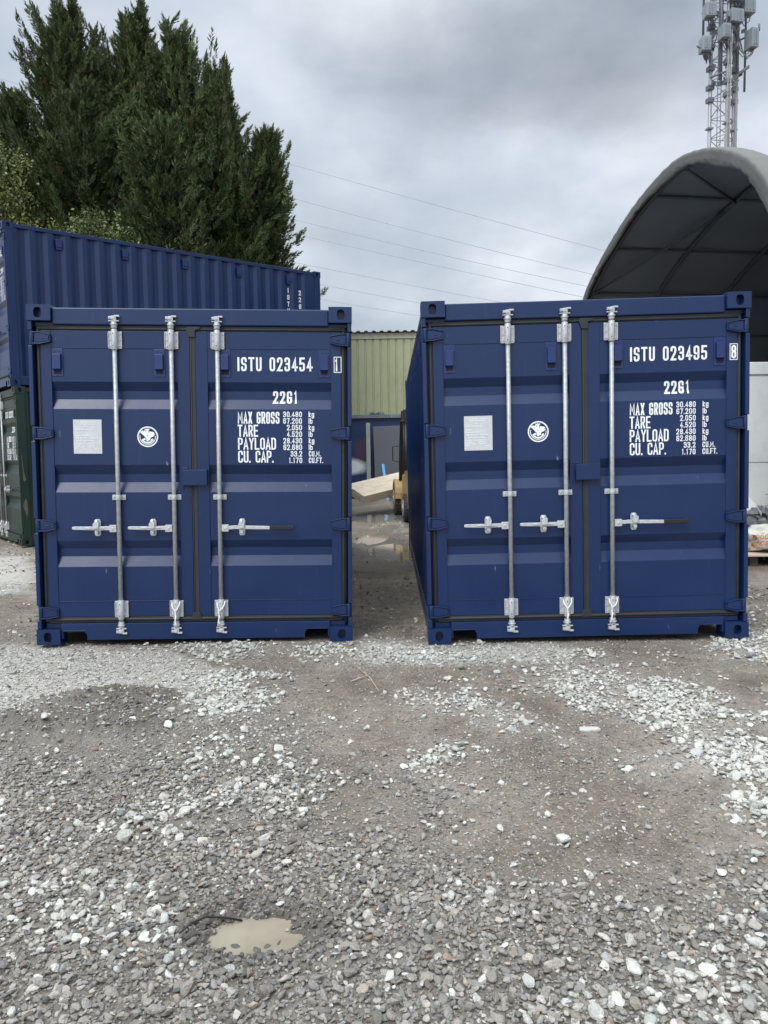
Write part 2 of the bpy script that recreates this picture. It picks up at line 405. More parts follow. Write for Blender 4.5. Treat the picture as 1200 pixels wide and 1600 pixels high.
def lettering_mesh(name, lines, yfun, breaks=(), m='white_paint', vertical=False):
    V, Fc, lev = lettering(lines)
    bm = bmesh.new(); ly = bm.verts.layers.float.new('lev')
    vs = []
    for p, l in zip(V, lev):
        v = bm.verts.new((p.x, 0, p.y)); v[ly] = l; vs.append(v)
    for f in Fc:
        try: bm.faces.new([vs[i] for i in f])
        except ValueError: pass
    for z in breaks:
        bmesh.ops.bisect_plane(bm, geom=bm.verts[:]+bm.edges[:]+bm.faces[:], plane_co=(0,0,z), plane_no=(0,0,1))
    for v in bm.verts: v.co.y = yfun(v.co.z)-.0012-.0006*round(v[ly])
    bmesh.ops.recalc_face_normals(bm, faces=bm.faces[:])
    for f in bm.faces:
        if f.normal.y > 0: f.normal_flip()
    me = bpy.data.meshes.new(name); bm.to_mesh(me); bm.free(); me.materials.append(MATS[m]); return me

# ------------------------------------------------------------------ shipping containers
CW, CL, CH = 2.438, 6.058, 2.591
HW = CW/2
CORR = [(2.023, 1.955, 1.891, 1.816), (1.390, 1.317, 1.254, 1.178), (.804, .741, .678, .600)]   # door corrugations: z of the slope breaks
YP, YD = .050, .086
def door_y(z):
    for a, b, c, d in CORR:
        if d <= z <= a:
            if z > b: return YP+(YD-YP)*(a-z)/(a-b)
            if z >= c: return YD
            return YD-(YD-YP)*(c-z)/(c-d)
    return YP
HINGE_Z = (2.345, 1.630, .925, .245)
CACHE = {}
def part(name, key, m, parent, fn, bevel=0, seg=2, loc=None, rot=None):
    k = (key, m)
    if k not in CACHE:
        g = fn(); CACHE[k] = g.mesh(name, m) if isinstance(g, MB) else g
    o = bpy.data.objects.new(name, CACHE[k]); COL.objects.link(o); o.parent = parent
    if loc: o.location = loc
    if rot: o.rotation_euler = rot
    if bevel: bev(o, bevel, seg)
    return o
def casting():
    """ISO corner casting, front-left-bottom: open oval holes in the front, side and outer end faces"""
    mb = MB(); sx, sy, sz = .178, .162, .118
    n = 24
    def face(P, w, h, cx, cz, rw, rh, dep):
        # P(u, v, d) -> 3D ; rectangle w x h with oval hole at cx,cz
        outer = []; inner = []
        for k in range(n):
            a = 2*PI*k/n+1e-4; ca, sa = math.cos(a), math.sin(a)
            e = .62
            iu = cx+rw*math.copysign(abs(ca)**e, ca); iv = cz+rh*math.copysign(abs(sa)**.9, sa)
            sc = min((w/2)/abs(ca) if abs(ca) > 1e-6 else 1e9, (h/2)/abs(sa) if abs(sa) > 1e-6 else 1e9)
            outer.append((w/2+ca*sc, h/2+sa*sc)); inner.append((iu, iv))
        # snap the nearest outer samples onto the four corners
        for (qx, qz) in ((0,0),(w,0),(w,h),(0,h)):
            i = min(range(n), key=lambda i: (outer[i][0]-qx)**2+(outer[i][1]-qz)**2); outer[i] = (qx, qz)
        vs = [P(u, v, 0) for u, v in outer]+[P(u, v, 0) for u, v in inner]+[P(u, v, dep) for u, v in inner]
        fs = [(i, (i+1) % n, n+(i+1) % n, n+i) for i in range(n)]+[(n+i, n+(i+1) % n, 2*n+(i+1) % n, 2*n+i) for i in range(n)]
        fs.append(tuple(2*n+i for i in range(n)))
        mb.add(vs, fs)
    face(lambda u, v, d: (u, d, v), sx, sz, .084, .059, .0300, .0385, .06)
    face(lambda u, v, d: (d, u, v), sy, sz, .085, .058, .026, .036, .045)
    mb.add([(sx,0,0),(sx,sy,0),(sx,sy,sz),(sx,0,sz)], [(0,1,2,3)]); mb.add([(0,sy,0),(sx,sy,0),(sx,sy,sz),(0,sy,sz)], [(0,1,2,3)])
    mb.add([(0,0,sz),(sx,0,sz),(sx,sy,sz),(0,sy,sz)], [(0,1,2,3)]); mb.add([(0,0,0),(sx,0,0),(sx,sy,0),(0,sy,0)], [(0,1,2,3)])
    bm = bmesh.new(); vs = [bm.verts.new(v) for v in mb.v]
    for f in mb.f: bm.faces.new([vs[i] for i in f])
    bmesh.ops.remove_doubles(bm, verts=bm.verts[:], dist=1e-4); bmesh.ops.recalc_face_normals(bm, faces=bm.faces[:])
    # round the outer vertical/horizontal corner edges
    ed = []
    for e in bm.edges:
        a, b = e.verts[0].co, e.verts[1].co
        on = lambda i, val: abs(a[i]-val) < 1e-4 and abs(b[i]-val) < 1e-4
        if sum((on(0, 0), on(1, 0), on(2, 0))) >= 2: ed.append(e)
    bmesh.ops.bevel(bm, geom=ed, offset=.012, segments=3, affect='EDGES', profile=.5)
    me = bpy.data.meshes.new('corner_casting'); bm.to_mesh(me); bm.free(); return me
CAST = casting()
def add_castings(root, m):
    me = CACHE.get(('cast', m))
    if me is None:
        me = CAST.copy(); me.materials.append(MATS[m]); CACHE[('cast', m)] = me
    for sx in (-1, 1):
        for sy in (0, 1):
            for sz in (0, 1):
                o = bpy.data.objects.new('corner_casting', me); COL.objects.link(o); o.parent = root
                o.location = (sx*HW, sy*CL, sz*CH); o.scale = (-sx, 1-2*sy, 1-2*sz)
def hinge(s):
    """hinge blade; s=-1 at the left edge, mirrored for the right"""
    mb = MB(); X = lambda u: s*(HW-u)
    for poly, y0, y1 in (([(.030,-.045),(.085,-.047),(.165,-.028),(.165,.028),(.085,.047),(.030,.045)], .026, .042),
                         ([(.050,-.032),(.085,-.033),(.155,-.019),(.155,.019),(.085,.033),(.050,.032)], .018, .0265)):
        mb.prism([(X(a), b) for a, b in poly], 1, y0, y1)
    mb.prism([(X(.030), .045), (X(.085), .047), (X(.165), .028), (X(.165), .022), (X(.085), .039), (X(.030), .037)], 1, .012, .0262)
    mb.prism([(X(.030), -.045), (X(.085), -.047), (X(.165), -.028), (X(.165), -.022), (X(.085), -.039), (X(.030), -.037)], 1, .012, .0262)
    mb.tube([(X(.028), .028, -.052), (X(.028), .028, .052)], .017, 12)
    mb.box(min(X(.095), X(.115)), max(X(.095), X(.115)), .013, .019, -.004, .004)
    return mb
def make_container(name, number, check, label, group, M='navy', VM='vent_blue', loc=(0,0,0), rot=None, sidetext=False):
    root = empty(name, loc, rot, label, 'shipping container', group)
    add_castings(root, M)
    for s in (-1, 1):
        def post(s=s):
            mb = MB(); ys = .012
            poly = [(.155, .118), (ys, .118)]
            for hz in sorted(HINGE_Z): poly += [(ys, hz-.058), (.042, hz-.058), (.042, hz+.058), (ys, hz+.058)]
            poly += [(ys, CH-.118), (.155, CH-.118)]
            a, b = s*(HW-.003), s*(HW-.034); mb.prism(poly, 0, min(a, b), max(a, b))
            a, b = s*(HW-.036), s*(HW-.16); mb.box(min(a, b), max(a, b), .10, .150, .118, CH-.118)
            return mb
        part('corner_post', ('post', s), M, root, post, .004)
        def rpost(s=s):
            a, b = s*(HW-.003), s*(HW-.15); return MB().box(min(a, b), max(a, b), CL-.13, CL-.008, .118, CH-.118)
        part('corner_post', ('rpost', s), M, root, rpost, .006)
        def trail(s=s):
            a, b = s*(HW-.012), s*(HW-.075); return MB().box(min(a, b), max(a, b), .163, CL-.163, CH-.085, CH-.022)
        part('top_rail', ('trail', s), M, root, trail, .005)
        def brail(s=s):
            a, b = s*(HW-.010), s*(HW-.055); return MB().box(min(a, b), max(a, b), .163, CL-.163, .022, .165)
        part('bottom_rail', ('brail', s), M, root, brail, .005)
        def side(s=s):
            mb = MB(); y = .152; x0, x1 = HW-.018, HW-.054; P = [(y, x0)]
            k = 0; y = .20
            while y+.278 < CL-.12:
                P += [(y, x0), (y+.068, x1), (y+.138, x1), (y+.206, x0)]; y += .2775
            P.append((CL-.131, x0))
            vs = []; fs = []
            for (yy, xx) in P: vs += [(s*xx, yy, .160), (s*xx, yy, CH-.08)]
            for (yy, xx) in P: vs += [(s*(xx-.003), yy, .160), (s*(xx-.003), yy, CH-.08)]
            n = len(P)
            for i in range(n-1):
                a = 2*i; f = (a, a+2, a+3, a+1); fs.append(f if s > 0 else f[::-1])
                a = 2*n+2*i; f = (a, a+2, a+3, a+1); fs.append(f[::-1] if s > 0 else f)
            return mb.add(vs, fs)
        part('side_panel', ('side', s), M, root, side)
        def svent(s=s):
            mb = MB(); a, b = s*(HW-.054), s*(HW-.020)
            mb.prism([(-.045, .07), (.045, .07), (.045, -.09), (-.045, -.09)], 0, min(a, b), max(a, b))
            c = s*(HW-.010); mb.prism([(-.050, .078), (.050, .078), (.050, -.05), (-.050, -.05)], 0, min(b, c)+.0005, max(b, c)-.0005)
            return mb
        for k in range(5): part('vent', ('svent', s), VM, root, svent, .004, loc=(0, .20+.2775*(2.0+4*k)+.103+.0, CH-.24))
    part('header', 'header', M, root, lambda: MB().box(-HW+.179, HW-.179, .028, .12, 2.447, CH-.018).box(-HW+.03, HW-.03, .060, .10, 2.440, 2.474), .008)
    def sill():
        mb = MB(); xs = [-HW+.179, -HW+.205, -HW+.375, HW-.375, HW-.205, HW-.179]
        y0, y1 = .022, .11
        poly = [(xs[0], .160), (xs[0], .040), (xs[1]-.01, .040), (xs[1]-.01, .098), (xs[2]-.02, .098), (xs[2], .070), (xs[2], .030), (xs[3], .030), (xs[3], .070), (xs[3]+.02, .098), (xs[4]+.01, .098), (xs[4]+.01, .040), (xs[5], .040), (xs[5], .160)]
        mb.prism(poly, 1, y0, y1)
        mb.box(xs[1]-.008, xs[2]-.004, .014, .0215, .099, .109); mb.box(xs[3]+.004, xs[4]+.008, .014, .0215, .099, .109)
        mb.box(-HW+.055, -HW+.178, .06, .105, .119, .155); mb.box(HW-.178, HW-.055, .06, .105, .119, .155)
        return mb
    part('door_sill', 'sill', M, root, sill, .003)
    part('roof', 'roof', M, root, lambda: MB().box(-HW+.07, HW-.07, .13, CL-.13, CH-.055, CH-.030))
    part('floor', 'floor', 'dark_steel', root, lambda: MB().box(-HW+.058, HW-.058, .15, CL-.02, .12, .158))
    def end():
        mb = MB(); mb.box(-HW+.151, HW-.151, CL-.10, CL-.02, .02, .16); mb.box(-HW+.151, HW-.151, CL-.10, CL-.02, CH-.10, CH-.02)
        x = -HW+.151; k = 0
        P = [(x, CL-.02)]; x += .05
        while x+.26 < HW-.151: P += [(x, CL-.022), (x+.02, CL-.062), (x+.12, CL-.062), (x+.14, CL-.022)]; x += .25
        P.append((HW-.151, CL-.022)); vs = []; fs = []
        for (a, b) in P: vs += [(a, b-.002, .16), (a, b-.002, CH-.10)]
        for i in range(len(P)-1): fs.append((2*i, 2*i+1, 2*i+3, 2*i+2))
        return mb.add(vs, fs)
    part('end_wall', 'end', M, root, end)
    # rubber gasket round the doors, with its centre overlap
    def gasket():
        mb = MB()
        for s in (-1, 1):
            x0, x1 = sorted((s*(HW-.052), s*(HW-.082))); mb.box(x0, x1, .050, .09, .168, 2.444)
            mb.tube([(s*(HW-.066), .050, .18), (s*(HW-.066), .050, 2.43)], .0095, 8)
        mb.box(-HW+.083, HW-.083, .046, .09, 2.408, 2.4445); mb.tube([(-HW+.07, .046, 2.420), (HW-.07, .046, 2.420)], .0085, 8)
        mb.box(-HW+.083, HW-.083, .046, .09, .162, .206); mb.tube([(-HW+.065, .044, .188), (HW-.065, .044, .188)], .012, 8)
        mb.box(-.0195, .0195, .050, .09, .2065, 2.4075); mb.box(-.0165, .0225, .041, .0498, .215, 2.40)
        mb.tube([(-.012, .041, .21), (-.012, .041, 2.40)], .006, 8)
        mb.prism([(-.024, 2.36), (.026, 2.36), (.024, 2.41), (.065, 2.425), (.062, 2.437), (-.03, 2.439), (-.045, 2.42)], 1, .030, .0455)
        mb.prism([(-.026, .235), (.028, .235), (.04, .20), (.03, .178), (-.03, .178), (-.04, .20)], 1, .033, .0455)
        return mb
    part('door_gasket', 'gasket', 'rubber', root, gasket, .003)
    # doors
    for s in (-1, 1):
        def door(s=s):
            mb = MB(); a, b = .084, HW-.021            # u from the outer edge, to the middle
            X = lambda u: s*(HW-u)
            def bx(u0, u1, y0, y1, z0, z1): x0, x1 = sorted((X(u0), X(u1))); mb.box(x0, x1, y0, y1, z0, z1)
            pa, pb = .160, HW-.114
            bx(a, pa, .0445, .092, .208, 2.406); bx(pb, b, .0445, .092, .208, 2.406)
            bx(pa, pb, .0465, .092, 2.272, 2.4055); bx(pa, pb, .0465, .092, .2085, .330)
            zs = [2.2715]
            for c in CORR: zs += list(c)
            zs.append(.3305)
            x0, x1 = sorted((X(pa), X(pb))); vs = []; fs = []
            for z in zs: vs += [(x0, door_y(z), z), (x1, door_y(z), z)]
            for i in range(len(zs)-1): fs.append((2*i+1, 2*i, 2*i+2, 2*i+3))
            mb.add(vs, fs); mb.box(x0, x1, .0885, .094, .33, 2.272)
            # rolled weld lines at the panel ends
            mb.box(x0+.01, x1-.01, .0435, .0466, 2.268, 2.2722) if False else None
            mb.box(x0+.004, x1-.004, .042, .0464, .326, .3335)
            return mb
        d = part('door', ('door', s), M, root, door, .0025)
        for hz in HINGE_Z: part('hinge', ('hinge', s), M, d, lambda s=s: hinge(s), .002, loc=(0, 0, hz))
        # vents near the top of each door
        for u in ((.215, .97) if s < 0 else (-.97+CW+0, .0)):
            pass
        us = (.205, .970) if s < 0 else (1.465, 2.225)
        for u in us:
            def vent():
                mb = MB(); mb.box(-.042, .042, .044, .0505, -.105, .105); mb.prism([(.0435, .068), (.020, .062), (.018, -.050), (.0435, -.058)], 0, -.030, .030)
                mb.box(-.022, -.012, .040, .0445, .082, .090); mb.box(.012, .022, .040, .0445, .082, .090); mb.box(-.006, .006, .040, .0445, -.098, -.088); return mb
            v = part('vent', 'dvent', VM, d, vent, .003, loc=(u-HW, 0, 2.165))
            part('vent_slot', 'dslot', 'hole_dark', v, lambda: MB().box(-.027, .027, .0415, .0439, -.085, -.052))
    dl = [o for o in root.children if o.name.startswith('door') and not o.name.startswith(('door_g', 'door_s'))]
    left, right = dl[0], dl[1]
    # CSC plate
    def plate(): return MB().prism([(-.107, -.130), (.107, -.130), (.107, .130), (-.107, .130)], 1, .046, .0495)
    pl = part('data_plate', 'plate', 'plate_white', left, plate, .001, loc=(.415-HW, 0, 1.605))
    def plate_ink():
        rows = [('APPROVED FOR TRANSPORT', -.085, .104, .0085), ('UNDER CUSTOMS SEAL', -.070, .090, .0085), ('TYPE', -.03, .070, .0085), ('MANUFACTURERS NO', -.095, .050, .009), ('OWNER', -.095, .022, .009), ('TIMBER COMPONENT', -.095, .004, .008),
                ('CSC SAFETY APPROVAL', -.088, -.016, .0105), ('DATE MANUFACTURED', -.080, -.036, .009), ('MAXIMUM GROSS', -.098, -.056, .0085), ('STACKING', -.098, -.070, .0085), ('RACKING TEST', -.098, -.084, .0085), ('FORCE', -.098, -.098, .0085), ('30480 KG', .0, -.056, .0085), ('86400 KG', .0, -.070, .0085), ('15240 KG', .0, -.084, .0085), ('2.050', .055, -.100, .0085)]
        return lettering_mesh('plate_print', [(t_, x, z, h, h*.60, h*.24, .0028) for t_, x, z, h in rows], lambda z: .0455)
    part('plate_print', 'plate_ink', 'ink', pl, plate_ink)
    # round emblem
    def emblem():
        mb = MB(); k = .079/365; C = (595, 520)
        def arc(r0, r1, a0, a1, y, n=40):
            vs = []; fs = []
            for i in range(n+1):
                a = a0+(a1-a0)*i/n; vs += [(r0*math.cos(a), y, r0*math.sin(a)), (r1*math.cos(a), y, r1*math.sin(a))]
            for i in range(n): fs.append((2*i, 2*i+1, 2*i+3, 2*i+2))
            mb.add(vs, fs)
        arc(.069, .079, 0, 2*PI, .0485, 48); arc(.056, .0615, R(168), R(365), .0483); arc(.040, .052, R(205), R(335), .0481)
        polys = [[(535,300),(625,290),(640,400),(720,480),(710,560),(640,600),(560,640),(530,560),(600,480),(560,420)],
                 [(650,330),(800,350),(850,400),(795,425),(860,440),(810,500),(740,540),(650,450)],
                 [(320,350),(430,290),(450,340),(470,300),(520,310),(590,500),(520,560),(455,470),(400,430)],
                 [(490,235),(545,255),(590,215),(600,255),(660,225),(655,290),(500,295)],
                 [(540,620),(690,560),(680,650),(640,640),(620,680),(560,680)], [(410,600),(500,560),(540,640),(480,640)], [(720,600),(800,580),(770,640),(690,680)]]
        for i, p in enumerate(polys):
            mb.add([((x-C[0])*k, .0478-.0003*i, (C[1]-y)*k) for x, y in p], [tuple(range(len(p)))])
        return mb
    part('emblem', 'emblem', 'white_paint', left, emblem, loc=(.868-HW, 0, 1.605))
    # lettering on the right door
    def marks():
        A = -HW
        big = [(number, A+1.561, 2.108, .106, .0430, .0140, .0145), ('22G1', A+1.826, 1.862, .098, .041, .0125, .0150)]
        for tx, z in (('MAX GROSS', 1.706), ('TARE', 1.606), ('PAYLOAD', 1.506), ('CU. CAP.', 1.406)):
            w = {'MAX GROSS': .0300, 'TARE': .0345, 'PAYLOAD': .0365, 'CU. CAP.': .0365}[tx]
            big.append((tx, A+1.556, z, .092, w, .0062, .0116))
        for i, (nb, un) in enumerate((('30.480', 'kg'), ('67.200', 'lb'), ('2.050', 'kg'), ('4.520', 'lb'), ('28.430', 'kg'), ('62.680', 'lb'), ('33.2', 'CU.M.'), ('1.170', 'CU.FT.'))):
            z = 1.757-.0507*i; w, g = .0215, .0062
            wid = sum(w*NARROW.get(c, 1)+g for c in nb)-g
            big.append((nb, A+2.050-wid, z, .0425, w, g, .0064)); big.append((un, A+2.102, z, .0425, .0190, .0050, .0062))
        br = [z for c in CORR for z in c]
        return [(nm, lettering_mesh(nm, b_, door_y, br)) for nm, b_ in (('owner_code', [(number[:4],)+big[0][1:]]), ('serial_number', [(number[5:], A+1.561+4*.0430-.7*.0430+3*.0140+.0140+.75*.0430+.0140)+big[0][2:]]), ('size_code', big[1:2]), ('weight_heading', big[2:6]), ('weight_figures', big[6::2]), ('weight_unit', big[7::2]))]
    for nm, me in marks(): o = bpy.data.objects.new(nm, me); COL.objects.link(o); o.parent = right
    def digit():
        mb = lettering_mesh('check_digit', [(check, -HW+2.311 if check != '1' else -HW+2.306, 2.110, .098, .036, .01, .0135)], lambda z: .0445)
        bm = bmesh.new(); bm.from_mesh(mb)
        x0, x1, z0, z1, tt = -HW+2.299, -HW+2.358, 2.098, 2.220, .0055; y = .0432
        for (a, b, c, d) in ((x0, x1, z0, z0+tt), (x0, x1, z1-tt, z1), (x0, x0+tt, z0+tt, z1-tt), (x1-tt, x1, z0+tt, z1-tt)):
            bm.faces.new([bm.verts.new(p) for p in ((a, y, c), (b, y, c), (b, y, d), (a, y, d))])
        bm.to_mesh(mb); bm.free(); return mb
    me = digit(); o = bpy.data.objects.new('check_digit', me); COL.objects.link(o); o.parent = right
    # lock box over the meeting stiles
    def lockbox():
        mb = MB(); x0, x1 = 1.140-HW, 1.322-HW
        mb.box(x0, x1, -.0, .006, 1.232, 1.352); mb.box(x0, x1, .0062, .044, 1.346, 1.352); mb.box(x0, x0+.006, .0062, .044, 1.232, 1.3455); mb.box(x1-.006, x1, .0062, .044, 1.232, 1.3455)
        mb.box(x0-.012, x0+.03, .034, .0443, 1.353, 1.368); mb.box(x0-.012, x0-.001, .034, .0443, 1.20, 1.3525); mb.box(x0+.01, x0+.05, .03, .044, 1.212, 1.225)
        return mb
    part('lock_box', 'lockbox', M, root, lockbox, .004)
    # locking bars
    for i, (u, hs) in enumerate(((.643, -1), (1.066, -1), (1.413, 1))):
        yb = .016
        bar = part('lock_bar', 'lbar', 'galv', root, lambda: MB().tube([(0, yb, .115), (0, yb, 2.475)], .0168, 16), loc=(u-HW, 0, 0))
        def bracket():
            mb = MB(); mb.box(-.052, -.021, .034, .0435, -.065, .065); mb.box(.021, .052, .034, .0435, -.065, .065)
            mb.box(-.052, -.046, .026, .0338, -.058, .058); mb.box(.046, .052, .026, .0338, -.058, .058)
            mb.tube([(0, yb, -.075), (0, yb, .075)], .0235, 14); mb.box(-.0235, .0235, .018, .0436, -.062, .062)
            for a in (-.036, .036):
                for z in (-.045, .0, .045): mb.disc((a, .033, z), (0, 1, 0), .0065, .008, 8)
            return mb
        def bholes():
            return MB().disc((-.004, yb-.0232, 0), (0, 1, 0), .0042, .003, 8)
        for z in (2.335, .268):
            bk = part('bracket', 'bracket', 'galv_bright', bar, bracket, .002, loc=(0, 0, z)); [part('bolt_hole', 'bholes', 'hole_dark', bk, bholes, loc=(0, 0, q)) for q in (-.045, .045)]
        def guide():
            mb = MB(); mb.box(-.051, .051, .034, .0495, -.020, .020); mb.tube([(0, yb, -.019), (0, yb, .019)], .0225, 12)
            for a in (-.038, .038): mb.disc((a, .032, 0), (0, 1, 0), .0075, .008, 8)
            return mb
        part('guide', 'guide', 'galv_bright', bar, guide, .002, loc=(0, 0, 1.140))
        def cam(top):
            mb = MB(); g = 1 if top else -1
            mb.tube([(0, yb, -.035*g), (0, yb, .012*g)], .0225, 12); mb.tube([(0, yb, -.012*g), (0, yb, -.004*g)], .029, 12)
            mb.box(-.038, .040, .000, .022, .014 if g > 0 else -.022, .022 if g > 0 else -.014)
            mb.box(-.036, .010, -.006, .020, .030 if g > 0 else -.052, .052 if g > 0 else -.030)
            mb.box(-.014, .020, -.002, .0215, .0225 if g > 0 else -.056, .056 if g > 0 else -.0225)
            mb.box(.008, .045, -.004, .0208, .048 if g > 0 else -.060, .060 if g > 0 else -.048)
            mb.box(-.033, -.019, -.0095, -.0062, .036 if g > 0 else -.046, .046 if g > 0 else -.036)
            return mb
        part('cam', 'camt', 'galv_bright', bar, lambda: cam(True), .002, loc=(0, 0, 2.455))
        part('cam', 'camb', 'galv_bright', bar, lambda: cam(False), .002, loc=(0, 0, .138))
        def handle(hs=hs):
            mb = MB(); X = lambda a, b: sorted((hs*a, hs*b))
            x0, x1 = X(.016, .068); mb.box(x0, x1, -.004, .034, -.031, .023)
            x0, x1 = X(.050, .185 if hs < 0 else .385)
            if hs < 0:
                mb.prism([(hs*.060, -.016), (hs*.060, .015), (hs*.20, .013), (hs*.33, .013), (hs*.352, .010), (hs*.352, -.010), (hs*.33, -.012), (hs*.20, -.016)], 1, .0, .011)
                mb.prism([(hs*.10, -.004), (hs*.10, .004), (hs*.255, .004), (hs*.255, -.004)], 1, -.006, -.0005)
            else:
                mb.prism([(.060, -.016), (.060, .012), (.12, .017), (.385, .010), (.385, -.016), (.12, -.012)], 1, .0, .011)
            mb.disc((hs*.042, -.004, -.004), (0, 1, 0), .012, .008, 12)
            return mb
        h = part('handle', ('handle', hs), 'galv_bright', bar, handle, .003, loc=(0, 0, .905))
        if hs > 0: part('grip', 'grip', 'black_plastic', bar, lambda: MB().prism([(.386, -.019), (.386, .012), (.57, .014), (.576, .008), (.576, -.012), (.57, -.018)], 1, -.006, .014), .006, 3, loc=(0, 0, .905))
        def catch(hs=hs):
            mb = MB(); a = hs*.168; mb.prism([(a-.024, -.05), (a-.016, -.064), (a+.016, -.064), (a+.024, -.05), (a+.024, .05), (a+.014, .066), (a-.014, .066), (a-.024, .05)], 1, .036, .048)
            mb.prism([(a-.018, -.006), (a+.020, -.002), (a+.022, .045), (a-.010, .050), (a-.024, .030)], 1, -.014, -.0065)
            mb.tube([(a, -.006, .036), (a, .036, .036)], .010, 8); mb.tube([(a, -.004, -.034), (a, .040, -.034)], .013, 10)
            mb.tube([(a-.006, .03, .05), (a-.006, .016, .056)], .012, 8)
            return mb
        part('handle_catch', ('catch', hs), 'galv_bright', bar, catch, .002, loc=(0, 0, .905))
        if i > 0:
            def wire(i=i):
                mb = MB(); p = -.008
                k = .012 if i == 2 else 0
                mb.tube([(-.030, .01, .052), (-.028, p, .030), (-.014+k*-.2, p-.004, .004), (-.002-k, p-.004, -.012), (.000-k, p-.006, -.06), (-.002-k*1.6, p-.006, -.115), (-.006-k*1.6, .0, -.142)], .0048, 8)
                mb.tube([(.030, .01, .060), (.029, p, .038), (.014, p-.004, .008), (.000-k, p-.006, -.014)], .0048, 8)
                mb.tube([(.004-k, p-.009, -.05), (-.004-k, p-.010, -.08), (.004-k, p-.009, -.11), (.006-k, 0, -.14)], .0045, 8)
                return mb
            part('seal_wire', ('wire', i), 'wire_white', bar, wire, loc=(0, 0, .268))
    return root

def rot_of(yaw, rx, ry):
    m = Matrix.Rotation(yaw, 3, 'Z') @ Matrix.Rotation(rx, 3, 'X') @ Matrix.Rotation(ry, 3, 'Y'); return m.to_euler()
GN = 'navy shipping containers with double doors'
make_container('shipping_container', 'ISTU 023454', '1', 'navy blue container numbered 023454 with white lettering, standing left of the gap on the gravel', GN,
               loc=(-1.4211, 5.8209, 0), rot=rot_of(.048, -.0034, .0142))
make_container('shipping_container', 'ISTU 023495', '8', 'navy blue container numbered 023495 with white lettering, standing right of the gap', GN,
               loc=(1.6029, 5.7062, .0036), rot=rot_of(-.0191, -.0047, -.0128))
# the stack seen over the left container: local x runs along the long side in the fit, so the door end faces left
SY = .6707
def stack_loc(z, dx=0, dy=0):
    c, s = math.cos(SY), math.sin(SY); lx, ly = 0+dx, HW+dy       # centre of the door end
    return (-5.8386+c*lx-s*ly, 12.2706+s*lx+c*ly, z)
sc = make_container('shipping_container', 'ISTU 023460', '6', 'navy blue container stacked on top of a green one, its ribbed side facing the yard', GN,
                    loc=stack_loc(2.6182), rot=(0, 0, SY-PI/2))
make_container('shipping_container', 'ISTU 023302', '4', 'dark green container with rubbed patches, lying beneath the stacked navy one', 'green shipping container', M='green', VM='vent_green',
               loc=stack_loc(.0272, .05, -.02), rot=(0, 0, SY-PI/2))
green = [o for o in COL.objects if o.get('group') == 'green shipping container'][0]
# vertical marks on the far end of the stacked container's side (side facing +local x)
def side_marks(txt, name):
    V, Fc, lev = [], [], []
    z = 0
    for ch in txt:
        a, b, c = lettering([(ch, -NARROW.get(ch, 1)*.028, z-.10, .10, .056, 0, .019)])
        o = len(V); V += a; Fc += [tuple(i+o for i in f) for f in b]; lev += c; z -= .135
    mb = MB(); mb.add([(-.0008-.0005*l if False else .0012+.0005*l, p.x, p.y) for p, l in zip(V, lev)], Fc); return mb.mesh(name, 'white_paint')
# faces +x local; mirrored so it reads from outside
for txt, k, top in (('ISTU', 18, 2.19), ('22G1', 19, 2.17)):
    me = side_marks(txt, 'side_lettering'); o = bpy.data.objects.new('side_lettering', me); COL.objects.link(o); o.parent = sc
    o.location = (HW-.054, .20+.2775*k+.103, top)
# rubbed paint on the green container's post, a scuffed casting
rb = MB()
for poly in ([(.055,1.55),(.062,1.50),(.075,1.35),(.085,1.22),(.105,1.12),(.112,1.08),(.09,1.05),(.07,1.08),(.068,1.25),(.060,1.4)], [(.10,.78),(.115,.70),(.12,.55),(.10,.47),(.07,.58),(.045,.66),(.065,.72)]):
    rb.add([(HW-.0018, a, b) for a, b in poly], [tuple(range(len(poly)))])
rb.build('rubbed_patch', 'rust', green)

# ------------------------------------------------------------------ ground
def ray(px, py):
    return F_+X2_*((px-CAM_CX)/CAM_F)-U2_*((py-800)/CAM_F)
def G(px, py):
    """measured photo pixel -> ground coordinates"""
    r = ray(px, py); k = -CAM_H/r.z; return (r.x*k, r.y*k)
def inpoly(x, y, poly):
    r = np.zeros(x.shape, bool); n = len(poly)
    for i in range(n):
        x1, y1 = poly[i]; x2, y2 = poly[(i+1) % n]
        if y1 == y2: continue
        c = ((y1 > y) != (y2 > y)) & (x < (x2-x1)*(y-y1)/(y2-y1)+x1); r ^= c
    return r
def soft(x, y, polys, warp=.10, scale=3.0, soft_r=.05):
    """0..1 cover of ragged-edged polygons, averaged over a few jittered samples"""
    acc = np.zeros(x.shape); K = 5
    for k in range(K):
        wx = x+(fbm(x*scale, y*scale, 11)-.5)*warp*2+(fbm(x*14, y*14, 31)-.5)*warp+soft_r*math.cos(k*2.4)*(k > 0)
        wy = y+(fbm(x*scale, y*scale, 23)-.5)*warp*2+(fbm(x*14, y*14, 47)-.5)*warp+soft_r*math.sin(k*2.4)*(k > 0)
        m = np.zeros(x.shape, bool)
        for p in polys: m |= inpoly(wx, wy, p)
        acc += m
    return acc/K
P = lambda *pts: [G(*p) for p in pts]
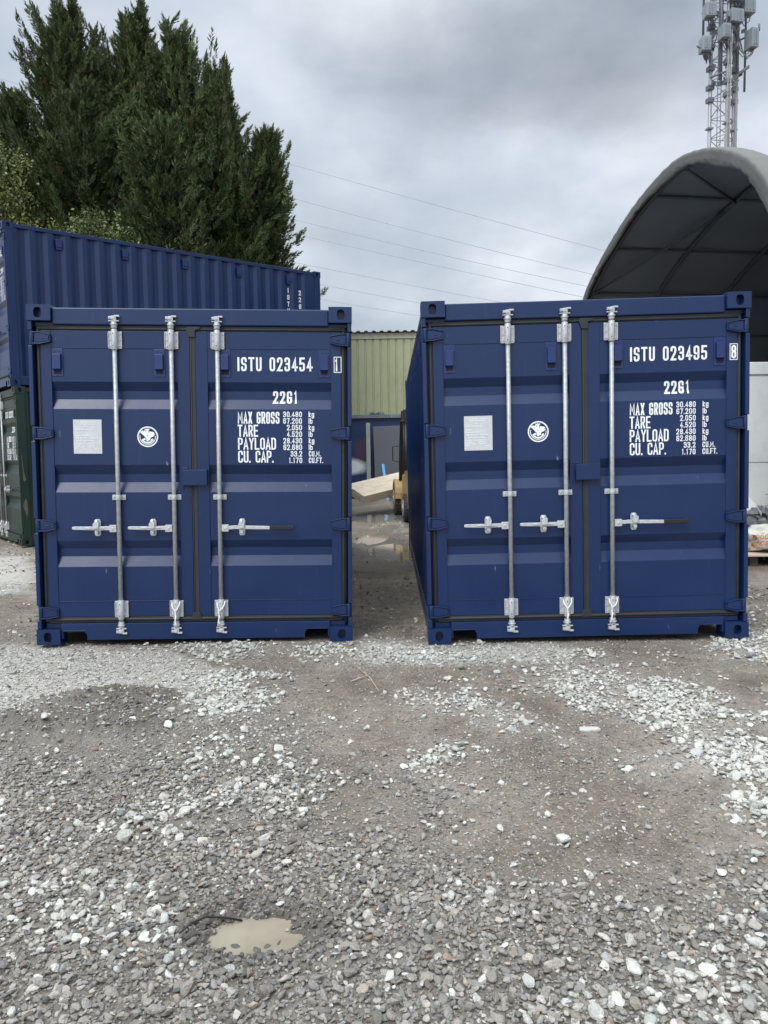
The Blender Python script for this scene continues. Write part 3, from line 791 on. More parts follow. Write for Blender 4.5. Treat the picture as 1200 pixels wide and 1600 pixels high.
WHITE = [P((840,1042),(900,1032),(1010,1048),(1100,1085),(1215,1115),(1230,1330),(1150,1300),(1115,1240),(1140,1205),(1050,1222),(1000,1200),(1060,1178),(1010,1130),(930,1112),(870,1085)),
         P((650,1075),(700,1068),(760,1098),(848,1138),(840,1156),(790,1156),(720,1130),(660,1098)),
         P((610,1168),(705,1166),(716,1208),(620,1206)), P((250,1068),(330,1040),(400,1070),(410,1085),(380,1108),(270,1112)),
         P((720,1362),(778,1365),(775,1408),(712,1402)), P((60,1410),(150,1420),(245,1448),(262,1478),(200,1500),(120,1490)),
         P((560,1000),(640,1006),(785,1006),(780,1027),(600,1030)), P((800,1014),(900,1006),(935,1030),(820,1030)), P((285,1003),(400,1003),(400,1022),(300,1018)), P((440,1010),(500,1004),(560,1030),(520,1036)),
         P((1110,990),(1230,985),(1230,1040),(1120,1008))]
WEAK = [P((380,1122),(490,1130),(470,1156),(395,1148)), P((220,1150),(350,1150),(345,1186),(230,1186)), P((180,1240),(270,1205),(360,1190),(460,1180),(470,1230),(420,1270),(320,1300),(230,1290)),
        P((0,1310),(60,1330),(140,1400),(60,1440),(0,1400)), P((1080,1385),(1215,1395),(1225,1640),(810,1640),(850,1570),(1000,1545),(1100,1480)), P((900,1325),(960,1330),(960,1360),(905,1352)), P((640,1470),(700,1520),(580,1560),(540,1510))]
PALE = [P((-60,1008),(240,1008),(330,1040),(330,1075),(270,1085),(190,1070),(130,1082),(60,1112),(-60,1130)), P((-60,870),(45,870),(50,925),(-60,930)), P((560,1000),(800,1006),(900,1006),(890,1034),(560,1034))]
GREYG = [P((-200,1205),(150,1200),(300,1180),(480,1178),(490,1290),(560,1300),(700,1350),(860,1370),(1100,1370),(1260,1340),(1400,1700),(-200,1700)), P((600,1215),(700,1230),(700,1290),(590,1280))]
FINE = [P((-200,1120),(80,1120),(420,1090),(480,1180),(480,1240),(-200,1240))]
MOUND = [P((0,1120),(60,1098),(140,1078),(230,1072),(262,1100),(230,1130),(120,1142),(20,1150))]
# puddles: centre x, y, radii, water level
PUD = [(-.39, 2.25, .155, .095, -.022), (-.30, 13.6, .34, .85, -.030), (2.66, 4.58, .30, .14, -.024), (.35, 11.2, .35, .8, -.022), (-.2, 17.6, 1.2, .9, -.03)]
def height(x, y, fine=True):
    h = (fbm(x*.55, y*.55, 3)-.5)*.05+(fbm(x*1.9, y*1.9, 5)-.5)*.022
    h *= np.clip(1-np.exp(-((y-5.75)/1.2)**2)*.6, .2, 1)
    if fine: h = h+(fbm(x*9, y*9, 7)-.5)*.012+(fbm(x*40, y*40, 9, 3)-.5)*.006
    far = np.clip((y-9)/4, 0, 1)*np.clip((26-y)/4, 0, 1)*np.clip((3-abs(x))/1, 0, 1)
    ruts = np.sin(x*5.2+y*.45+fbm(x*.8, y*.4, 71)*7)*.022+(fbm(x*3, y*1.2, 77)-.5)*.05
    h = h+ruts*far
    for cx, cy, rx, ry, lv in PUD:
        d = ((x-cx)/rx)**2+((y-cy)/ry)**2; wob = (fbm(x*2.2/rx*.5, y*2.2/ry*.5, 96)-.5)*2.2+(fbm(x*34, y*34, 97, 2)-.5)*1.1
        k = np.clip(1.55-(d+wob)*.75, 0, 1); k = k*k*(3-2*k); h = h*(1-k*.85)+(lv-.014)*k
    m = soft(x, y, MOUND, .12, 3.0, .09); h = h+m*(.045+.05*fbm(x*12, y*12, 55))
    return h-.012
def axis(a, b, fine, growth, lim):
    mid = list(np.arange(a, b, fine)); st = fine; up = []; v = b
    while v < lim: up.append(v); st *= growth; v += st
    st = fine; dn = []; v = a-fine
    while v > -lim: dn.append(v); st *= growth; v -= st
    return np.array(dn[::-1]+mid+up+[lim])
gx = axis(-2.6, 3.0, .016, 1.045, 900.0); gy = axis(1.55, 6.2, .016, 1.022, 900.0)
XX, YY = np.meshgrid(gx, gy); xf, yf = XX.ravel(), YY.ravel()
near = (np.abs(xf) < 14) & (yf < 32) & (yf > -6)
zf = np.full(xf.shape, -.015); zf[near] = height(xf[near], yf[near])
# attributes: pale dust, dark wet earth, gravel-bearing
pale = np.zeros(xf.shape); wet = np.zeros(xf.shape); 
pn = soft(xf[near], yf[near], PALE, .16, 2.0, .10); gn = soft(xf[near], yf[near], GREYG+FINE, .2, 2.0, .15); mn = soft(xf[near], yf[near], MOUND, .12, 3, .08)
wn = np.zeros(near.sum())
for cx, cy, rx, ry, lv in PUD: wn = np.maximum(wn, np.clip(1.9-np.sqrt(((xf[near]-cx)/rx)**2+((yf[near]-cy)/ry)**2), 0, 1))
wn = np.maximum(wn, .8*np.clip((yf[near]-7)/3, 0, 1)*np.clip(2.2-np.abs(xf[near]-.2), 0, 1)*(fbm(xf[near]*1.5, yf[near]*.7, 13) > .46))
wm_ = soft(xf[near], yf[near], WHITE, .26, 2.6, .13); pale[near] = np.maximum(pn, .40*wm_); wet[near] = np.maximum(wn, mn*.9); grv = np.zeros(xf.shape); grv[near] = gn
nx, ny = len(gx), len(gy)
ii, jj = np.meshgrid(np.arange(nx-1), np.arange(ny-1)); a = (jj*nx+ii).ravel()
faces = np.stack([a, a+1, a+nx+1, a+nx], 1)
m = bpy.data.materials.new('ground'); m.use_nodes = True; t = m.node_tree; b = t.nodes['Principled BSDF']; MATS['ground'] = m
tc = N(t, 'ShaderNodeTexCoord')
def nz_(sc, det=6, ro=.6, dist=0.0):
    n = N(t, 'ShaderNodeTexNoise', Scale=sc, Detail=float(det), Roughness=ro, Distortion=dist); L(t, tc.outputs['Object'], n.inputs[0]); return n.outputs[0]
at = N(t, 'ShaderNodeAttribute', attribute_name='mask'); sp = N(t, 'ShaderNodeSeparateColor'); L(t, at.outputs['Color'], sp.inputs[0])
big = nz_(.9, 8); mid = nz_(7, 8, .7); fin = nz_(60, 6, .7); 
c = ramp(t, big, [(.32, (.138, .114, .090)), (.50, (.198, .170, .138)), (.68, (.268, .240, .204))])
c = mixc(t, .85, c, ramp(t, mid, [(.30, (.60, .60, .60)), (.5, (1.0, 1.0, 1.0)), (.72, (1.32, 1.32, 1.33))]), 'MULTIPLY')
c = mixc(t, .8, c, ramp(t, fin, [(.28, (.50,)*3), (.5, (1.0,)*3), (.72, (1.5,)*3)]), 'MULTIPLY')
# small embedded chippings
vo = N(t, 'ShaderNodeTexVoronoi', Scale=75.0); L(t, tc.outputs['Object'], vo.inputs['Vector'])
vs_ = N(t, 'ShaderNodeSeparateColor'); L(t, vo.outputs['Color'], vs_.inputs[0])
chip = math_(t, 'MULTIPLY', math_(t, 'GREATER_THAN', vs_.outputs[0], .80), math_(t, 'LESS_THAN', vo.outputs['Distance'], .42))
chip = math_(t, 'MULTIPLY', chip, ramp(t, nz_(3.1, 4), [(.40, (0,)*3), (.62, (.8,)*3)]))
c = mixc(t, chip, c, ramp(t, vs_.outputs[1], [(0, (.26, .25, .23)), (1, (.50, .49, .46))]))
c = mixc(t, math_(t, 'MULTIPLY', sp.outputs[2], .5), c, (.165, .158, .145))
pf = math_(t, 'MULTIPLY', sp.outputs[0], ramp(t, nz_(11, 8, .7), [(.30, (.25,)*3), (.52, (1,)*3)]))
c = mixc(t, math_(t, 'MULTIPLY', pf, .85), c, mixc(t, fin, (.36, .34, .31), (.60, .58, .54)))
c = mixc(t, math_(t, 'MULTIPLY', sp.outputs[1], .62), c, (.085, .074, .062))
L(t, c, b.inputs['Base Color'])
rg = ramp(t, sp.outputs[1], [(0, (.92,)*3), (1, (.45,)*3)]); L(t, rg, b.inputs['Roughness'])
b.inputs['Specular IOR Level'].default_value = .35
hh = math_(t, 'ADD', math_(t, 'MULTIPLY', nz_(45, 8, .75), .8), math_(t, 'MULTIPLY', math_(t, 'SUBTRACT', 1.0, vo.outputs['Distance']), .22))
bp = N(t, 'ShaderNodeBump', Strength=.9, Distance=.016); L(t, hh, bp.inputs['Height']); L(t, bp.outputs[0], b.inputs['Normal'])
g = np_obj('ground', np.stack([xf, yf, zf], 1), faces, 'ground', col={'mask': np.stack([pale, wet, grv], 1)}, smooth=True)
tag(g, kind='structure')

# water in the puddles
m = bpy.data.materials.new('puddle'); m.use_nodes = True; t = m.node_tree; b = t.nodes['Principled BSDF']; MATS['puddle'] = m
tc = N(t, 'ShaderNodeTexCoord'); n = N(t, 'ShaderNodeTexNoise', Scale=5.0, Detail=4.0); L(t, tc.outputs['Object'], n.inputs[0])
L(t, ramp(t, n.outputs[0], [(.35, (.22, .19, .145)), (.65, (.30, .27, .21))]), b.inputs['Base Color'])
b.inputs['Roughness'].default_value = .06; b.inputs['IOR'].default_value = 1.33
n = N(t, 'ShaderNodeTexNoise', Scale=9.0, Detail=2.0); L(t, tc.outputs['Object'], n.inputs[0])
bp = N(t, 'ShaderNodeBump', Strength=.04, Distance=.01); L(t, n.outputs[0], bp.inputs['Height']); L(t, bp.outputs[0], b.inputs['Normal'])
for i, (cx, cy, rx, ry, lv) in enumerate(PUD):
    vs = [(cx, cy, lv-.012)]; nn = 40
    for k in range(nn):
        a = 2*PI*k/nn; vs.append((cx+rx*1.55*math.cos(a), cy+ry*1.55*math.sin(a), lv-.012))
    o = MB().add(vs, [(0, 1+k, 1+(k+1) % nn) for k in range(nn)]).build('puddle_water', 'puddle'); tag(o, kind='structure')

# ------------------------------------------------------------------ gravel
def ico(sub):
    bm = bmesh.new(); bmesh.ops.create_icosphere(bm, subdivisions=sub, radius=1.0)
    v = np.array([x.co[:] for x in bm.verts]); f = np.array([[x.index for x in q.verts] for q in bm.faces]); bm.free(); return v, f
def rock_variants(sub, n, seed):
    """angular crushed stone: convex hulls of a few random points on a squashed ball"""
    r = np.random.default_rng(seed); out = []
    for k in range(n):
        m_ = int(r.integers(13, 19)) if sub == 2 else int(r.integers(8, 12)); p = r.normal(size=(m_, 3)); p /= np.linalg.norm(p, axis=1)[:, None]; p *= r.uniform(.82, 1.0, (m_, 1))
        p *= np.array([1, r.uniform(.55, .92), r.uniform(.30, .56)])
        bm = bmesh.new(); 
        for q in p: bm.verts.new(q)
        h = bmesh.ops.convex_hull(bm, input=bm.verts[:]); bmesh.ops.delete(bm, geom=[g_ for g_ in h['geom_interior'] if isinstance(g_, bmesh.types.BMVert)], context='VERTS')
        if sub == 2: bmesh.ops.bevel(bm, geom=bm.edges[:], offset=.07, segments=1, affect='EDGES', profile=.5)
        bmesh.ops.triangulate(bm, faces=bm.faces[:]); bm.verts.index_update()
        v = np.array([x.co[:] for x in bm.verts]); f = np.array([[x.index for x in q.verts] for q in bm.faces]); bm.free()
        v -= v.mean(0); v /= np.abs(v[:, :2]).max(); out.append((v, f))
    return out
def scatter(name, x, y, size, colr, sub, nvar, seed, lift, label, tiltmax=.5):
    r = np.random.default_rng(seed); vars_ = rock_variants(sub, nvar, seed); n = len(x)
    which = r.integers(0, nvar, n); z = height(x, y, True)
    az = r.uniform(0, 2*PI, n); ti = r.normal(size=n)*tiltmax; tj = r.normal(size=n)*tiltmax
    ca, sa, ci, si, cj, sj = np.cos(az), np.sin(az), np.cos(ti), np.sin(ti), np.cos(tj), np.sin(tj)
    AV, AF, AC = [], [], []; off = 0
    for k in range(nvar):
        q = np.where(which == k)[0]
        if not len(q): continue
        v = vars_[k][0][None]*(size[q]/2)[:, None, None]; Fq = vars_[k][1]
        X, Y, Z = v[..., 0], v[..., 1], v[..., 2]
        Y, Z = Y*ci[q, None]-Z*si[q, None], Y*si[q, None]+Z*ci[q, None]
        X, Z = X*cj[q, None]+Z*sj[q, None], -X*sj[q, None]+Z*cj[q, None]
        X, Y = X*ca[q, None]-Y*sa[q, None], X*sa[q, None]+Y*ca[q, None]
        W_ = np.stack([X+x[q, None], Y+y[q, None], Z+(z[q]+size[q]*lift[q])[:, None]], -1).reshape(-1, 3)
        nv = vars_[k][0].shape[0]; Fk = (Fq[None]+(np.arange(len(q))*nv)[:, None, None]).reshape(-1, 3)+off
        AV.append(W_); AF.append(Fk); AC.append(np.repeat(colr[q], nv, 0)); off += len(W_)
    o = np_obj(name, np.concatenate(AV), np.concatenate(AF), 'stone', col=np.concatenate(AC))
    return tag(o, label, 'gravel', None, 'stuff')
def jitter(x0, x1, y0, y1, sp, seed):
    r = np.random.default_rng(seed); X, Y = np.meshgrid(np.arange(x0, x1, sp), np.arange(y0, y1, sp)); X = X.ravel(); Y = Y.ravel()
    return X+r.uniform(-.5, .5, X.shape)*sp, Y+r.uniform(-.5, .5, Y.shape)*sp, r
def infrustum(x, y, mg=.25): return np.abs(x) < (y*.53+mg)
def outside(x, y):
    """not under the two front containers"""
    a = (np.abs(x+1.42+ (y-5.82)*.048) < 1.20) & (y > 5.90); b_ = (np.abs(x-1.60-(y-5.7)*.019) < 1.20) & (y > 5.80); return ~(a | b_)
def greycol(r, n):
    b_ = np.clip(r.normal(.235, .050, n), .11, .42); t_ = r.normal(0, .007, n); w = r.uniform(0, 1, n)
    c = np.stack([b_*1.045+t_, b_*.985, b_*.885-t_], 1)
    k = w > .988; c[k] = c[k]*np.array([1.2, .92, .76]); k = (w > .72) & (w <= .80); c[k] = c[k]*1.7; return np.clip(c, .03, .62)
def whitecol(r, n):
    b_ = np.clip(r.normal(.475, .085, n), .24, .66); t_ = r.normal(0, .006, n); return np.stack([b_*1.0+t_, b_*.995, b_*.92-t_], 1)
# grey crushed stone
x, y, r = jitter(-3.4, 3.6, 1.5, 5.0, .0150, 1); k = infrustum(x, y); x, y = x[k], y[k]
d = soft(x, y, GREYG, .28, 2.2, .14); bare = np.clip((fbm(x*2.2, y*2.2, 61)-.42)*7, .0, 1)
bare = np.where(y < 2.9, np.maximum(bare, .78), bare); keep = r.uniform(0, 1, x.shape) < d*(.30+.70*bare)
pud0 = np.zeros(x.shape)
for cx, cy, rx, ry, lv in PUD: pud0 = np.maximum(pud0, np.clip(1.10-np.sqrt(((x-cx)/rx)**2+((y-cy)/ry)**2)+(fbm(x*16, y*16, 93)-.5)*.9-.12, 0, 1)*3)
keep &= r.uniform(0, 1, x.shape) > np.clip(pud0, 0, .62)
x, y = x[keep], y[keep]; sz = np.clip(r.lognormal(math.log(.0250), .36, len(x)), .009, .052)
gc = greycol(r, len(x)); dp = np.sqrt(((x-PUD[0][0])/.24)**2+((y-PUD[0][1])/.17)**2); gc = gc*np.clip(.55+.45*(dp-.8)/.7, .55, 1)[:, None]   # stones soaked round the puddle
scatter('grey_gravel', x, y, sz, gc, 2, 14, 101, r.uniform(-.02, .30, len(x)), 'grey and brown crushed stone covering the nearest part of the yard', .30)
# flat small chippings in the left middle and thinly everywhere
x, y, r = jitter(-4.5, 5.0, 2.2, 7.5, .020, 2); k = infrustum(x, y) & outside(x, y); x, y = x[k], y[k]
d = soft(x, y, FINE, .25, 2, .15)*.55+.10*np.clip((fbm(x*1.7, y*1.7, 63)-.44)*6, 0, 1)+.10
keep = r.uniform(0, 1, x.shape) < d; x, y = x[keep], y[keep]; sz = np.clip(r.lognormal(math.log(.018), .38, len(x)), .008, .045)
scatter('small_chippings', x, y, sz, greycol(r, len(x))*1.05, 1, 14, 102, r.uniform(-.08, .20, len(x)), 'small grey stone chips pressed into the mud between the gravel patches', .3)
x, y, r = jitter(-4.2, 4.2, 1.5, 6.4, .0120, 21); k = infrustum(x, y) & outside(x, y); x, y = x[k], y[k]
d = .10+.40*np.clip((fbm(x*2.3, y*2.3, 163)-.40)*5, 0, 1); keep = r.uniform(0, 1, x.shape) < d; x, y = x[keep], y[keep]
sz = np.clip(r.lognormal(math.log(.0095), .40, len(x)), .004, .022); mud_t = greycol(r, len(x))*np.where(r.uniform(0, 1, len(x)) < .12, 1.5, .92)[:, None]
scatter('mud_grit', x, y, sz, mud_t, 1, 10, 122, r.uniform(-.15, .22, len(x)), 'tiny chips and grit trodden into the brown mud', .25)
# pale limestone
x, y, r = jitter(-4.6, 4.6, 1.5, 6.9, .0165, 3); k = infrustum(x, y) & outside(x, y); x, y = x[k], y[k]
d = np.maximum(soft(x, y, WHITE, .24, 2.6, .12), .62*soft(x, y, WEAK, .30, 2.4, .16)); d2 = d*np.clip((fbm(x*5, y*5, 65)-.33)*6, .25, 1)*np.clip((fbm(x*1.8, y*1.8, 68)-.30)*6, .35, 1)
stray = .020*(fbm(x*1.2, y*1.2, 66) > .45)+.006; keep = r.uniform(0, 1, x.shape) < np.maximum(d2*.92, stray)
pud0 = np.zeros(x.shape)
for cx, cy, rx, ry, lv in PUD: pud0 = np.maximum(pud0, (((x-cx)/rx)**2+((y-cy)/ry)**2) < 1.2)
keep &= pud0 < .5
x, y = x[keep], y[keep]; sz = np.clip(r.lognormal(math.log(.0255), .38, len(x)), .010, .070)
scatter('pale_gravel', x, y, sz, whitecol(r, len(x)), 2, 14, 103, r.uniform(.0, .36, len(x)), 'pale limestone gravel scattered in ragged patches over the yard', .33)
# crushed pale fines of the driven patch by the left container
x, y, r = jitter(-5.2, 4.0, 3.9, 9.0, .022, 4); k = infrustum(x, y) & outside(x, y); x, y = x[k], y[k]
d = soft(x, y, PALE, .2, 2, .12); keep = r.uniform(0, 1, x.shape) < d*.55; x, y = x[keep], y[keep]
sz = np.clip(r.lognormal(math.log(.019), .35, len(x)), .008, .045)
scatter('pale_chippings', x, y, sz, whitecol(r, len(x))*.9, 1, 10, 104, r.uniform(-.05, .22, len(x)), 'pale crushed chips driven flat beside the left navy container', .25)
# grit
x, y, r = jitter(-2.4, 2.6, 1.5, 4.2, .0125, 5); k = infrustum(x, y, .15); x, y = x[k], y[k]
keep = r.uniform(0, 1, x.shape) < .30; x, y = x[keep], y[keep]; sz = np.clip(r.lognormal(math.log(.0075), .35, len(x)), .003, .016)
cc = greycol(r, len(x)); scatter('grit', x, y, sz, cc*1.1, 1, 8, 105, r.uniform(.0, .35, len(x)), 'fine grit lying loose among the stones', .3)
# rubble further back, between and beside the containers
x, y, r = jitter(-8, 8, 6.2, 16, .05, 6); k = (np.abs(x) < y*.56) & outside(x, y); x, y = x[k], y[k]
keep = r.uniform(0, 1, x.shape) < .03+.45*np.clip((fbm(x*1.3, y*.9, 67)-.5)*6, 0, 1)*np.where(x > 2.8, 1.6, .6); x, y = x[keep], y[keep]; sz = np.clip(r.lognormal(math.log(.030), .4, len(x)), .012, .09)
cc = np.where((r.uniform(0, 1, len(x)) < .45)[:, None], whitecol(r, len(x)), greycol(r, len(x)))
scatter('scattered_rubble', x, y, sz, cc, 1, 10, 106, r.uniform(-.05, .3, len(x)), 'loose rubble lying around and behind the navy containers', .4)
# clods of the dark earth mound
x, y, r = jitter(-3.2, -.8, 3.6, 5.2, .022, 8); d = soft(x, y, MOUND, .1, 3, .06); keep = r.uniform(0, 1, x.shape) < d*.75*np.clip((fbm(x*6, y*6, 69)-.38)*6, 0, 1); x, y = x[keep], y[keep]
b_ = np.clip(r.normal(.125, .02, len(x)), .07, .2); scatter('earth_clods', x, y, np.clip(r.lognormal(math.log(.021), .45, len(x)), .008, .06), np.stack([b_*1.08, b_, b_*.90], 1), 1, 8, 107, r.uniform(-.2, .15, len(x)), 'dark damp earth clods heaped on the pale gravel left of centre', .4)

def gz(x, y): return float(height(np.array([x]), np.array([y]))[0])
# black cable end lying in the near puddle, twigs, slabs
pts = [(280,1462),(300,1450),(322,1436),(350,1428),(378,1424)]
pp = [(*G(*p), 0) for p in pts]; o = MB().tube([(a, b_, gz(a, b_)+.022+.010*math.sin(i)) for i, (a, b_, _) in enumerate(pp)], .0035, 8).build('cable_scrap', 'cable')
tag(o, 'thin black cable end curling out of the muddy puddle in the gravel', 'cable')
for (a, b_, lab) in (((556,1040), (592,1078), 'pale curved twig lying on the mud below the left container corner'), ((548,1062), (580,1052), 'short straight twig beside the longer curved twig on the mud')):
    A, B = G(*a), G(*b_); mid = ((A[0]+B[0])/2+.02, (A[1]+B[1])/2+.02)
    o = MB().tube([(q[0], q[1], gz(q[0], q[1])+.012) for q in (A, mid, B)], [.004, .0035, .002], 6).build('twig', 'twig'); tag(o, lab, 'twig', 'twigs on the mud')
A = G(920, 1137); o = MB().prism([(A[0]-.055, A[1]-.02), (A[0]-.02, A[1]-.032), (A[0]+.06, A[1]-.018), (A[0]+.052, A[1]+.02), (A[0]-.045, A[1]+.022)], 2, gz(*A)-.004, gz(*A)+.013).build('stone_slab', 'slab', bevel=.006); tag(o, 'flat pale slab of stone lying alone on bare mud right of centre', 'stone slab')

# ------------------------------------------------------------------ warehouse behind the gap
WY = 24.8
wh = empty('warehouse', (0, WY, 0), (0, 0, R(-1.0)), 'olive green ribbed metal warehouse with a navy painted base wall, seen between the containers', 'warehouse')
def clad():
    mb = MB(); P = []; x = -8.0
    while x < 9.0: P += [(x, 0), (x+.17, 0), (x+.19, .030), (x+.225, .030), (x+.245, 0)]; x += .25
    vs = []; 
    for a, b_ in P: vs += [(a, b_, 2.70), (a, b_, 5.12)]
    return mb.add(vs, [(2*i, 2*i+2, 2*i+3, 2*i+1) for i in range(len(P)-1)])
clad().build('wall_cladding', 'clad', wh)
MB().box(-8, 9, .04, 14, 2.7, 5.1).build('wall', 'clad', wh)
MB().box(-8.02, 9.02, -.03, .10, 5.125, 5.31).build('fascia', 'fascia', wh, .01)
rf = MB(); x = -8.15; P_ = []
while x < 9.1: P_ += [(x, 5.335), (x+.07, 5.335), (x+.10, 5.375), (x+.19, 5.375), (x+.22, 5.335)]; x += .25
vs = []
for a, z in P_: vs += [(a, -.16, z), (a, 7.0, z+.95)]
for a, z in P_: vs += [(a, -.16, z-.012), (a, 7.0, z+.938)]
n = len(P_); rf.add(vs, [(2*i, 2*i+2, 2*i+3, 2*i+1) for i in range(n-1)]+[(2*n+2*i, 2*n+2*i+1, 2*n+2*i+3, 2*n+2*i+2) for i in range(n-1)]+[(2*i, 2*n+2*i, 2*n+2*i+2, 2*i+2) for i in range(n-1)])
rf.build('roof', 'roof_sheet', wh)
MB().box(-8, 9, -.13, .2, 2.60, 2.69).box(-8, 9, -.16, -.131, 2.585, 2.70).build('ledge', 'ledge', wh, .004)
MB().box(-8, 9, -.05, .3, .38, 2.598).build('base_wall', 'navy_wall', wh)
MB().box(-8, 9, .02, .25, -.1, .378).build('foot_shade_strip', 'dark_steel', wh)  # near-black strip standing in for the shadow along the wall foot
MB().box(.52, .545, -.17, -.161, 2.60, 2.72).build('bracket', 'post_green', wh)
o = MB(); 
for k in range(7): o.obox((-.0+.06*k-.18, 0, .045+.02*math.sin(k*2.1)), (1, .2*math.sin(k), .25*math.cos(k*1.7)), (0, 1, 0), (0, 0, 1), .13, .14, .06+.02*math.cos(k))
o = o.build('crumpled_rag', 'ledge', bevel=.02, loc=(.05, WY-.06, 2.70)); tag(o, 'dark crumpled rag lying on the ledge of the olive warehouse', 'rag')
o = MB().obox((0, 0, 1.02), (1, 0, 0), (0, 1, .05), (0, -.05, 1), .13, .07, 2.05).build('leaning_post', 'post_green', bevel=.006, loc=(-.235, WY-.42, .38)); tag(o, 'slim grey green post leaning upright against the navy base wall', 'post')
o = MB().obox((0, 0, 1.16), (1, 0, 0), (0, 1, .09), (0, -.09, 1), 1.25, .05, 2.36).build('leaning_board', 'grey_board', bevel=.004, loc=(.60, WY-.40, -.02), ); o.rotation_euler = (0, R(-1.2), 0)
tag(o, 'dark grey flat board leaning against the navy base wall behind the timber', 'board')
o = MB().obox((0, 0, .62), (1, 0, 0), (0, 1, 0), (0, 0, 1), .085, .03, 1.25).build('blue_batten', 'strap_blue', bevel=.004, loc=(.36, WY-1.3, -.02)); o.rotation_euler = (R(-24), R(-7), 0)
tag(o, 'bright blue batten leaning on the dark grey board', 'batten')

# ------------------------------------------------------------------ forklift with a pack of timber on its forks
fk = empty('forklift', (1.08, 17.2, 0), (0, 0, R(3)), 'yellow forklift with a black overhead guard, half hidden behind the right navy container', 'forklift')
b_ = MB()
b_.prism([(-1.45,.26),(-1.50,.55),(-1.46,1.02),(-1.30,1.12),(-.75,1.14),(-.60,.98),(-.05,.98),(.05,.60),(.95,.58),(1.0,.30),(.4,.24),(-.6,.24)], 0, -.50, .50)
bd = b_.build('body', 'yellow', fk, .05, seg=3)
for s in (-1, 1):
    f_ = MB(); 
    arc = [(.72+.44*math.cos(a), .40+.44*math.sin(a)) for a in [PI*k/10 for k in range(11)]]+[(.72+.40*math.cos(a), .40+.40*math.sin(a)) for a in [PI*k/10 for k in range(10, -1, -1)]]
    a0, a1 = sorted((s*.42, s*.63)); f_.prism(arc, 0, a0, a1); f_.build('fender', 'yellow', fk, .008)
    for yy, rr, ww, xx in ((.72, .365, .22, .52), (-1.05, .29, .20, .47)):
        ty = MB().tube([(s*xx-ww/2, yy, rr), (s*xx-ww/2+.03, yy, rr), (s*xx+ww/2-.03, yy, rr), (s*xx+ww/2, yy, rr)], [rr*.93, rr, rr, rr*.93], 28)
        for k in range(26):
            a = 2*PI*k/26; ty.obox((s*xx, yy+rr*math.cos(a), rr+rr*math.sin(a)), (1, 0, 0), (0, -math.sin(a), math.cos(a)), (0, math.cos(a), math.sin(a)), ww*.92, .035, .022)
        w_ = empty('wheel', (0, 0, 0)); w_.parent = fk
        ty.build('tyre', 'tyre', w_); MB().disc((s*(xx+ww/2-.005), yy, rr), (1, 0, 0), rr*.62, .03, 20).disc((s*(xx+ww/2+.012), yy, rr), (1, 0, 0), rr*.28, .03, 12).build('rim', 'rim_grey', w_, .004)
g_ = MB()
for s in (-1, 1):
    g_.tube([(s*.50, -1.20, 1.08), (s*.49, -1.05, 1.75), (s*.46, -.80, 2.13), (s*.46, .25, 2.17), (s*.47, .48, 1.55), (s*.48, .62, .62)], .042, 8)
    g_.tube([(s*.47, -.35, 1.0), (s*.465, -.30, 2.15)], .030, 6)
for k in range(7): g_.bar((-.46, -.72+.155*k, 2.155), (.46, -.72+.155*k, 2.155), .035, .05)
g_.box(-.50, .50, -.88, -.70, 2.10, 2.20)
g_.build('overhead_guard', 'dark_steel', fk)
MB().box(-.28, .28, -.95, -.40, 1.14, 1.26).box(-.27, .27, -1.02, -.90, 1.2, 1.72).build('seat', 'black_plastic', fk, .04)
MB().tube([(0, .18, .6), (0, .02, 1.28)], .03, 8).tube([(.17*math.cos(2*PI*k/16), .01+.12*math.sin(2*PI*k/16), 1.30+.10*math.sin(2*PI*k/16)) for k in range(17)], .014, 6).build('steering_wheel', 'black_plastic', fk)
ms = MB()
for s in (-1, 1):
    ms.box(s*.36-.05, s*.36+.05, 1.02, 1.14, .12, 2.45); ms.box(s*.26-.035, s*.26+.035, 1.05, 1.13, .25, 2.52); ms.tube([(s*.15, 1.08, .3), (s*.15, 1.08, 2.1)], .03, 8)
for z in (.3, 1.3, 2.40): ms.box(-.36, .36, 1.145, 1.18, z, z+.09)
ms.box(-.42, .42, 1.19, 1.23, .36, .44).box(-.42, .42, 1.19, 1.23, .72, .80)
ms.build('mast', 'dark_steel', fk, .004)
for s in (-1, 1): MB().box(s*.28-.05, s*.28+.05, 1.232, 1.27, .335, .82).box(s*.28-.05, s*.28+.05, 1.271, 2.3, .335, .375).build('fork', 'dark_steel', fk, .004)
mr = MB().tube([(-.52, .45, 1.25), (-.66, .52, 1.28), (-.66, .52, 1.60), (-.52, .47, 1.62)], .012, 6); mr.build('grab_rail', 'dark_steel', fk)
MB().box(-.10, .10, -1.48, -1.42, 2.02, 2.09).box(.30, .42, -.90, -.86, 1.98, 2.08).build('lamp', 'rim_grey', fk, .01)
_e1 = Vector((.66, .45, .13)).normalized(); _e2 = Vector((-.27, .32, .14)); _e2 = (_e2-_e1*_e1.dot(_e2)).normalized(); _e3 = _e1.cross(_e2)
_tr = Matrix((_e1, _e2, _e3)).transposed().to_euler(); _to = Vector((-.29, 18.0, .44))+_e1*1.42+_e2*.40-_e3*.208
tp = empty('timber_pack', _to, _tr, 'pack of pale sawn timber carried across the forks of the yellow forklift', 'timber pack')
bd_ = MB(); x0, x1 = -1.42, 1.35
for j in range(4):
    for k in range(5):
        e = random.uniform(-.012, .012); bd_.box(x0+e, x1+e, -.40+.16*k+.002, -.40+.16*(k+1)-.002, .052*j+.001, .052*(j+1)-.001)
bd_.build('boards', 'timber', tp, .003)
MB().prism([(-.402, .002), (-.402, .10), (-.33, .20), (-.26, .19), (-.27, .002)], 0, -1.4360, -1.4335).build('wrap_tag', 'sack_white', tp)

